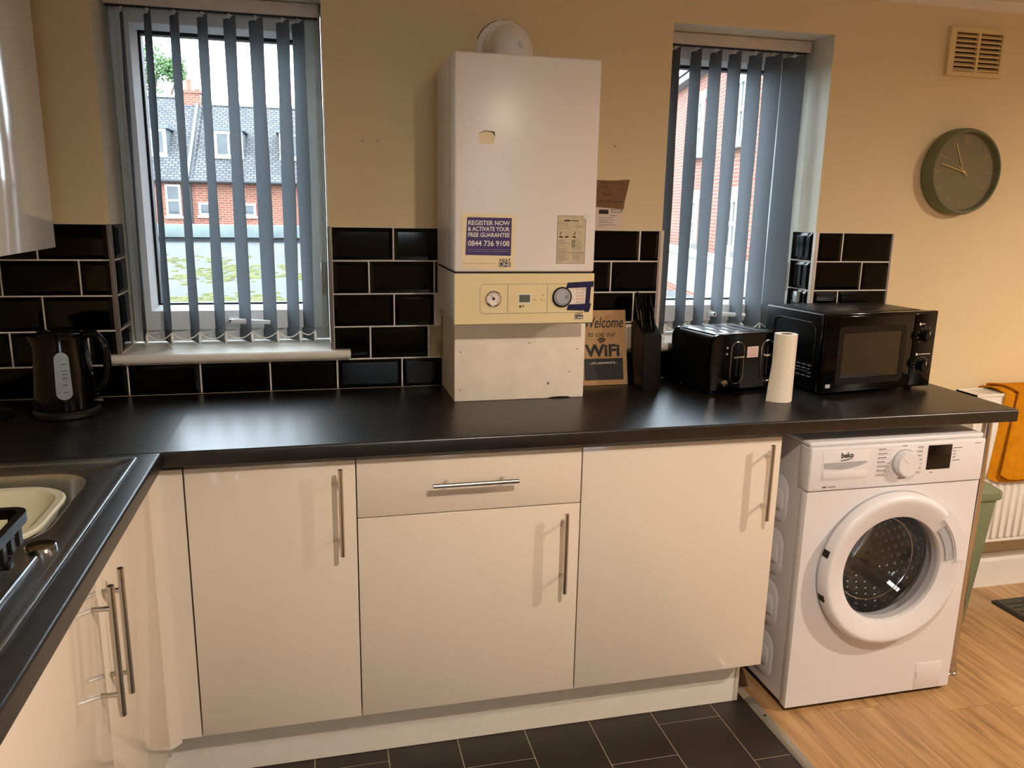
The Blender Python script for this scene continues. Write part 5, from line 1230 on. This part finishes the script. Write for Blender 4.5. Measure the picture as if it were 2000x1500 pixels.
# tree
tr_ = thing('tree', 'leafy green tree rising behind the houses', 'tree', (-6.7, 40, -3))
b = bmesh.new(); tube(b, [(-6.7, 40, -3), (-6.6, 40, 2), (-6.8, 40, 5), (-6.3, 40, 7.5)], [0.3, 0.25, 0.16, 0.05], 10)
for q in ((-5.2, 39.6, 7.6), (-8.0, 40.3, 7.0), (-5.4, 39.8, 6.2)): tube(b, [(-6.7, 40, 4.5), ((-6.7+q[0])/2, 40, 5.9), q], [0.12, 0.07, 0.02], 6)
wp('trunk', b, 'bark', tr_)
rnd = random.Random(4); b = bmesh.new()
for i in range(5200):
    cl = rnd.choice(((-6.6, 40, 5.6, 1.25), (-5.75, 39.6, 5.2, 0.9), (-5.5, 39.6, 7.5, 0.62), (-6.5, 40, 7.7, 1.0), (-7.6, 40, 7.0, 1.1), (-7.4, 40, 5.4, 1.2)))
    d_ = Vector((rnd.gauss(0, 1), rnd.gauss(0, 1), rnd.gauss(0, 1))).normalized()*cl[3]*rnd.uniform(0.35, 1.0)
    c = Vector(cl[:3])+d_; s_ = rnd.uniform(0.05, 0.11); u = Vector((rnd.gauss(0, 1), rnd.gauss(0, 1), rnd.gauss(0, 1))).normalized(); v = u.orthogonal().normalized()
    b.faces.new([b.verts.new(c+u*s_), b.verts.new(c+v*s_*0.6), b.verts.new(c-u*s_), b.verts.new(c-v*s_*0.6)])
me = bpy.data.meshes.new('crown'); bmesh.ops.translate(b, verts=b.verts, vec=-Vector(tr_.location)); b.to_mesh(b and me); b.free(); me.materials.append(MATS['leaf_green'])
cr = put('crown', me, tr_); cr['kind'] = 'stuff'
# brick block seen through the right-hand window: facade runs away from us
ang = math.atan2(26-4.4, 12.2-7.16)
bb = thing('brick_building', 'tall red brick building with white sash windows beyond the right window', 'building', (7.16, 4.4, -3.0), ang)
Lf = 22.2
# local x runs along the facade, local y = -1 side faces the kitchen => use +y facing; place body on -y side
lp('wall', B((0, Lf, -7.0, 0, 0, 7.63)), 'brick_red', bb, False)
lp('eaves', B((-0.1, Lf+0.1, -7.1, 0.25, 7.63, 7.80), r=0.02), 'lead_grey', bb)
bm = bmesh.new(); prism(bm, [(0.3, 7.80), (-7.3, 7.80), (-3.5, 10.6)], 'x', -0.1, Lf+0.1); lp('roof', bm, 'roof_tile', bb, False)
def lwin(x0, x1, z0, z1):
    bm = bmesh.new(); ring(bm, rect(x0, x1, z0, z1), rect(x0+0.09, x1-0.09, z0+0.09, z1-0.09), -0.02, 0.07); w = lp('window', bm, 'ext_white', bb, False)
    lp('transom', B((x0+0.09, x1-0.09, 0, 0.06, (z0+z1)/2-0.04, (z0+z1)/2+0.04)), 'ext_white', w, False); lp('mullion', B(((x0+x1)/2-0.03, (x0+x1)/2+0.03, 0, 0.05, z0+0.09, z1-0.09)), 'ext_white', w, False)
    lp('pane', B((x0+0.08, x1-0.08, 0.005, 0.02, z0+0.08, z1-0.08)), 'ext_glass', w, False); lp('sill', B((x0-0.1, x1+0.1, 0, 0.16, z0-0.14, z0)), 'stone_pale', w, False); lp('lintel', B((x0-0.1, x1+0.1, 0, 0.03, z1, z1+0.22)), 'stone_pale', w, False)
for yy in (6.9, 9.8, 12.6, 16.0, 19.5, 23.0):
    xx = (yy-4.4)/math.sin(ang)
    for z0, z1 in ((5.85, 7.05), (3.70, 4.75), (0.9, 2.3)): lwin(xx-0.42, xx+0.42, z0, z1)
lwl = thing('garden_wall', 'low pale rendered wall in front of the brick building', 'wall', (6.6, 4.6, -3.0), ang)
lp('wall_body', B((0, Lf, 0.0, 0.25, 0, 3.55)), 'stone_pale', lwl, False); lp('coping', B((-0.05, Lf, -0.06, 0.31, 3.55, 3.66), r=0.01), 'ext_white', lwl)
lp('brick_band', B((0, Lf, 0.25, 0.262, 2.6, 2.85)), 'brick_red', lwl, False)
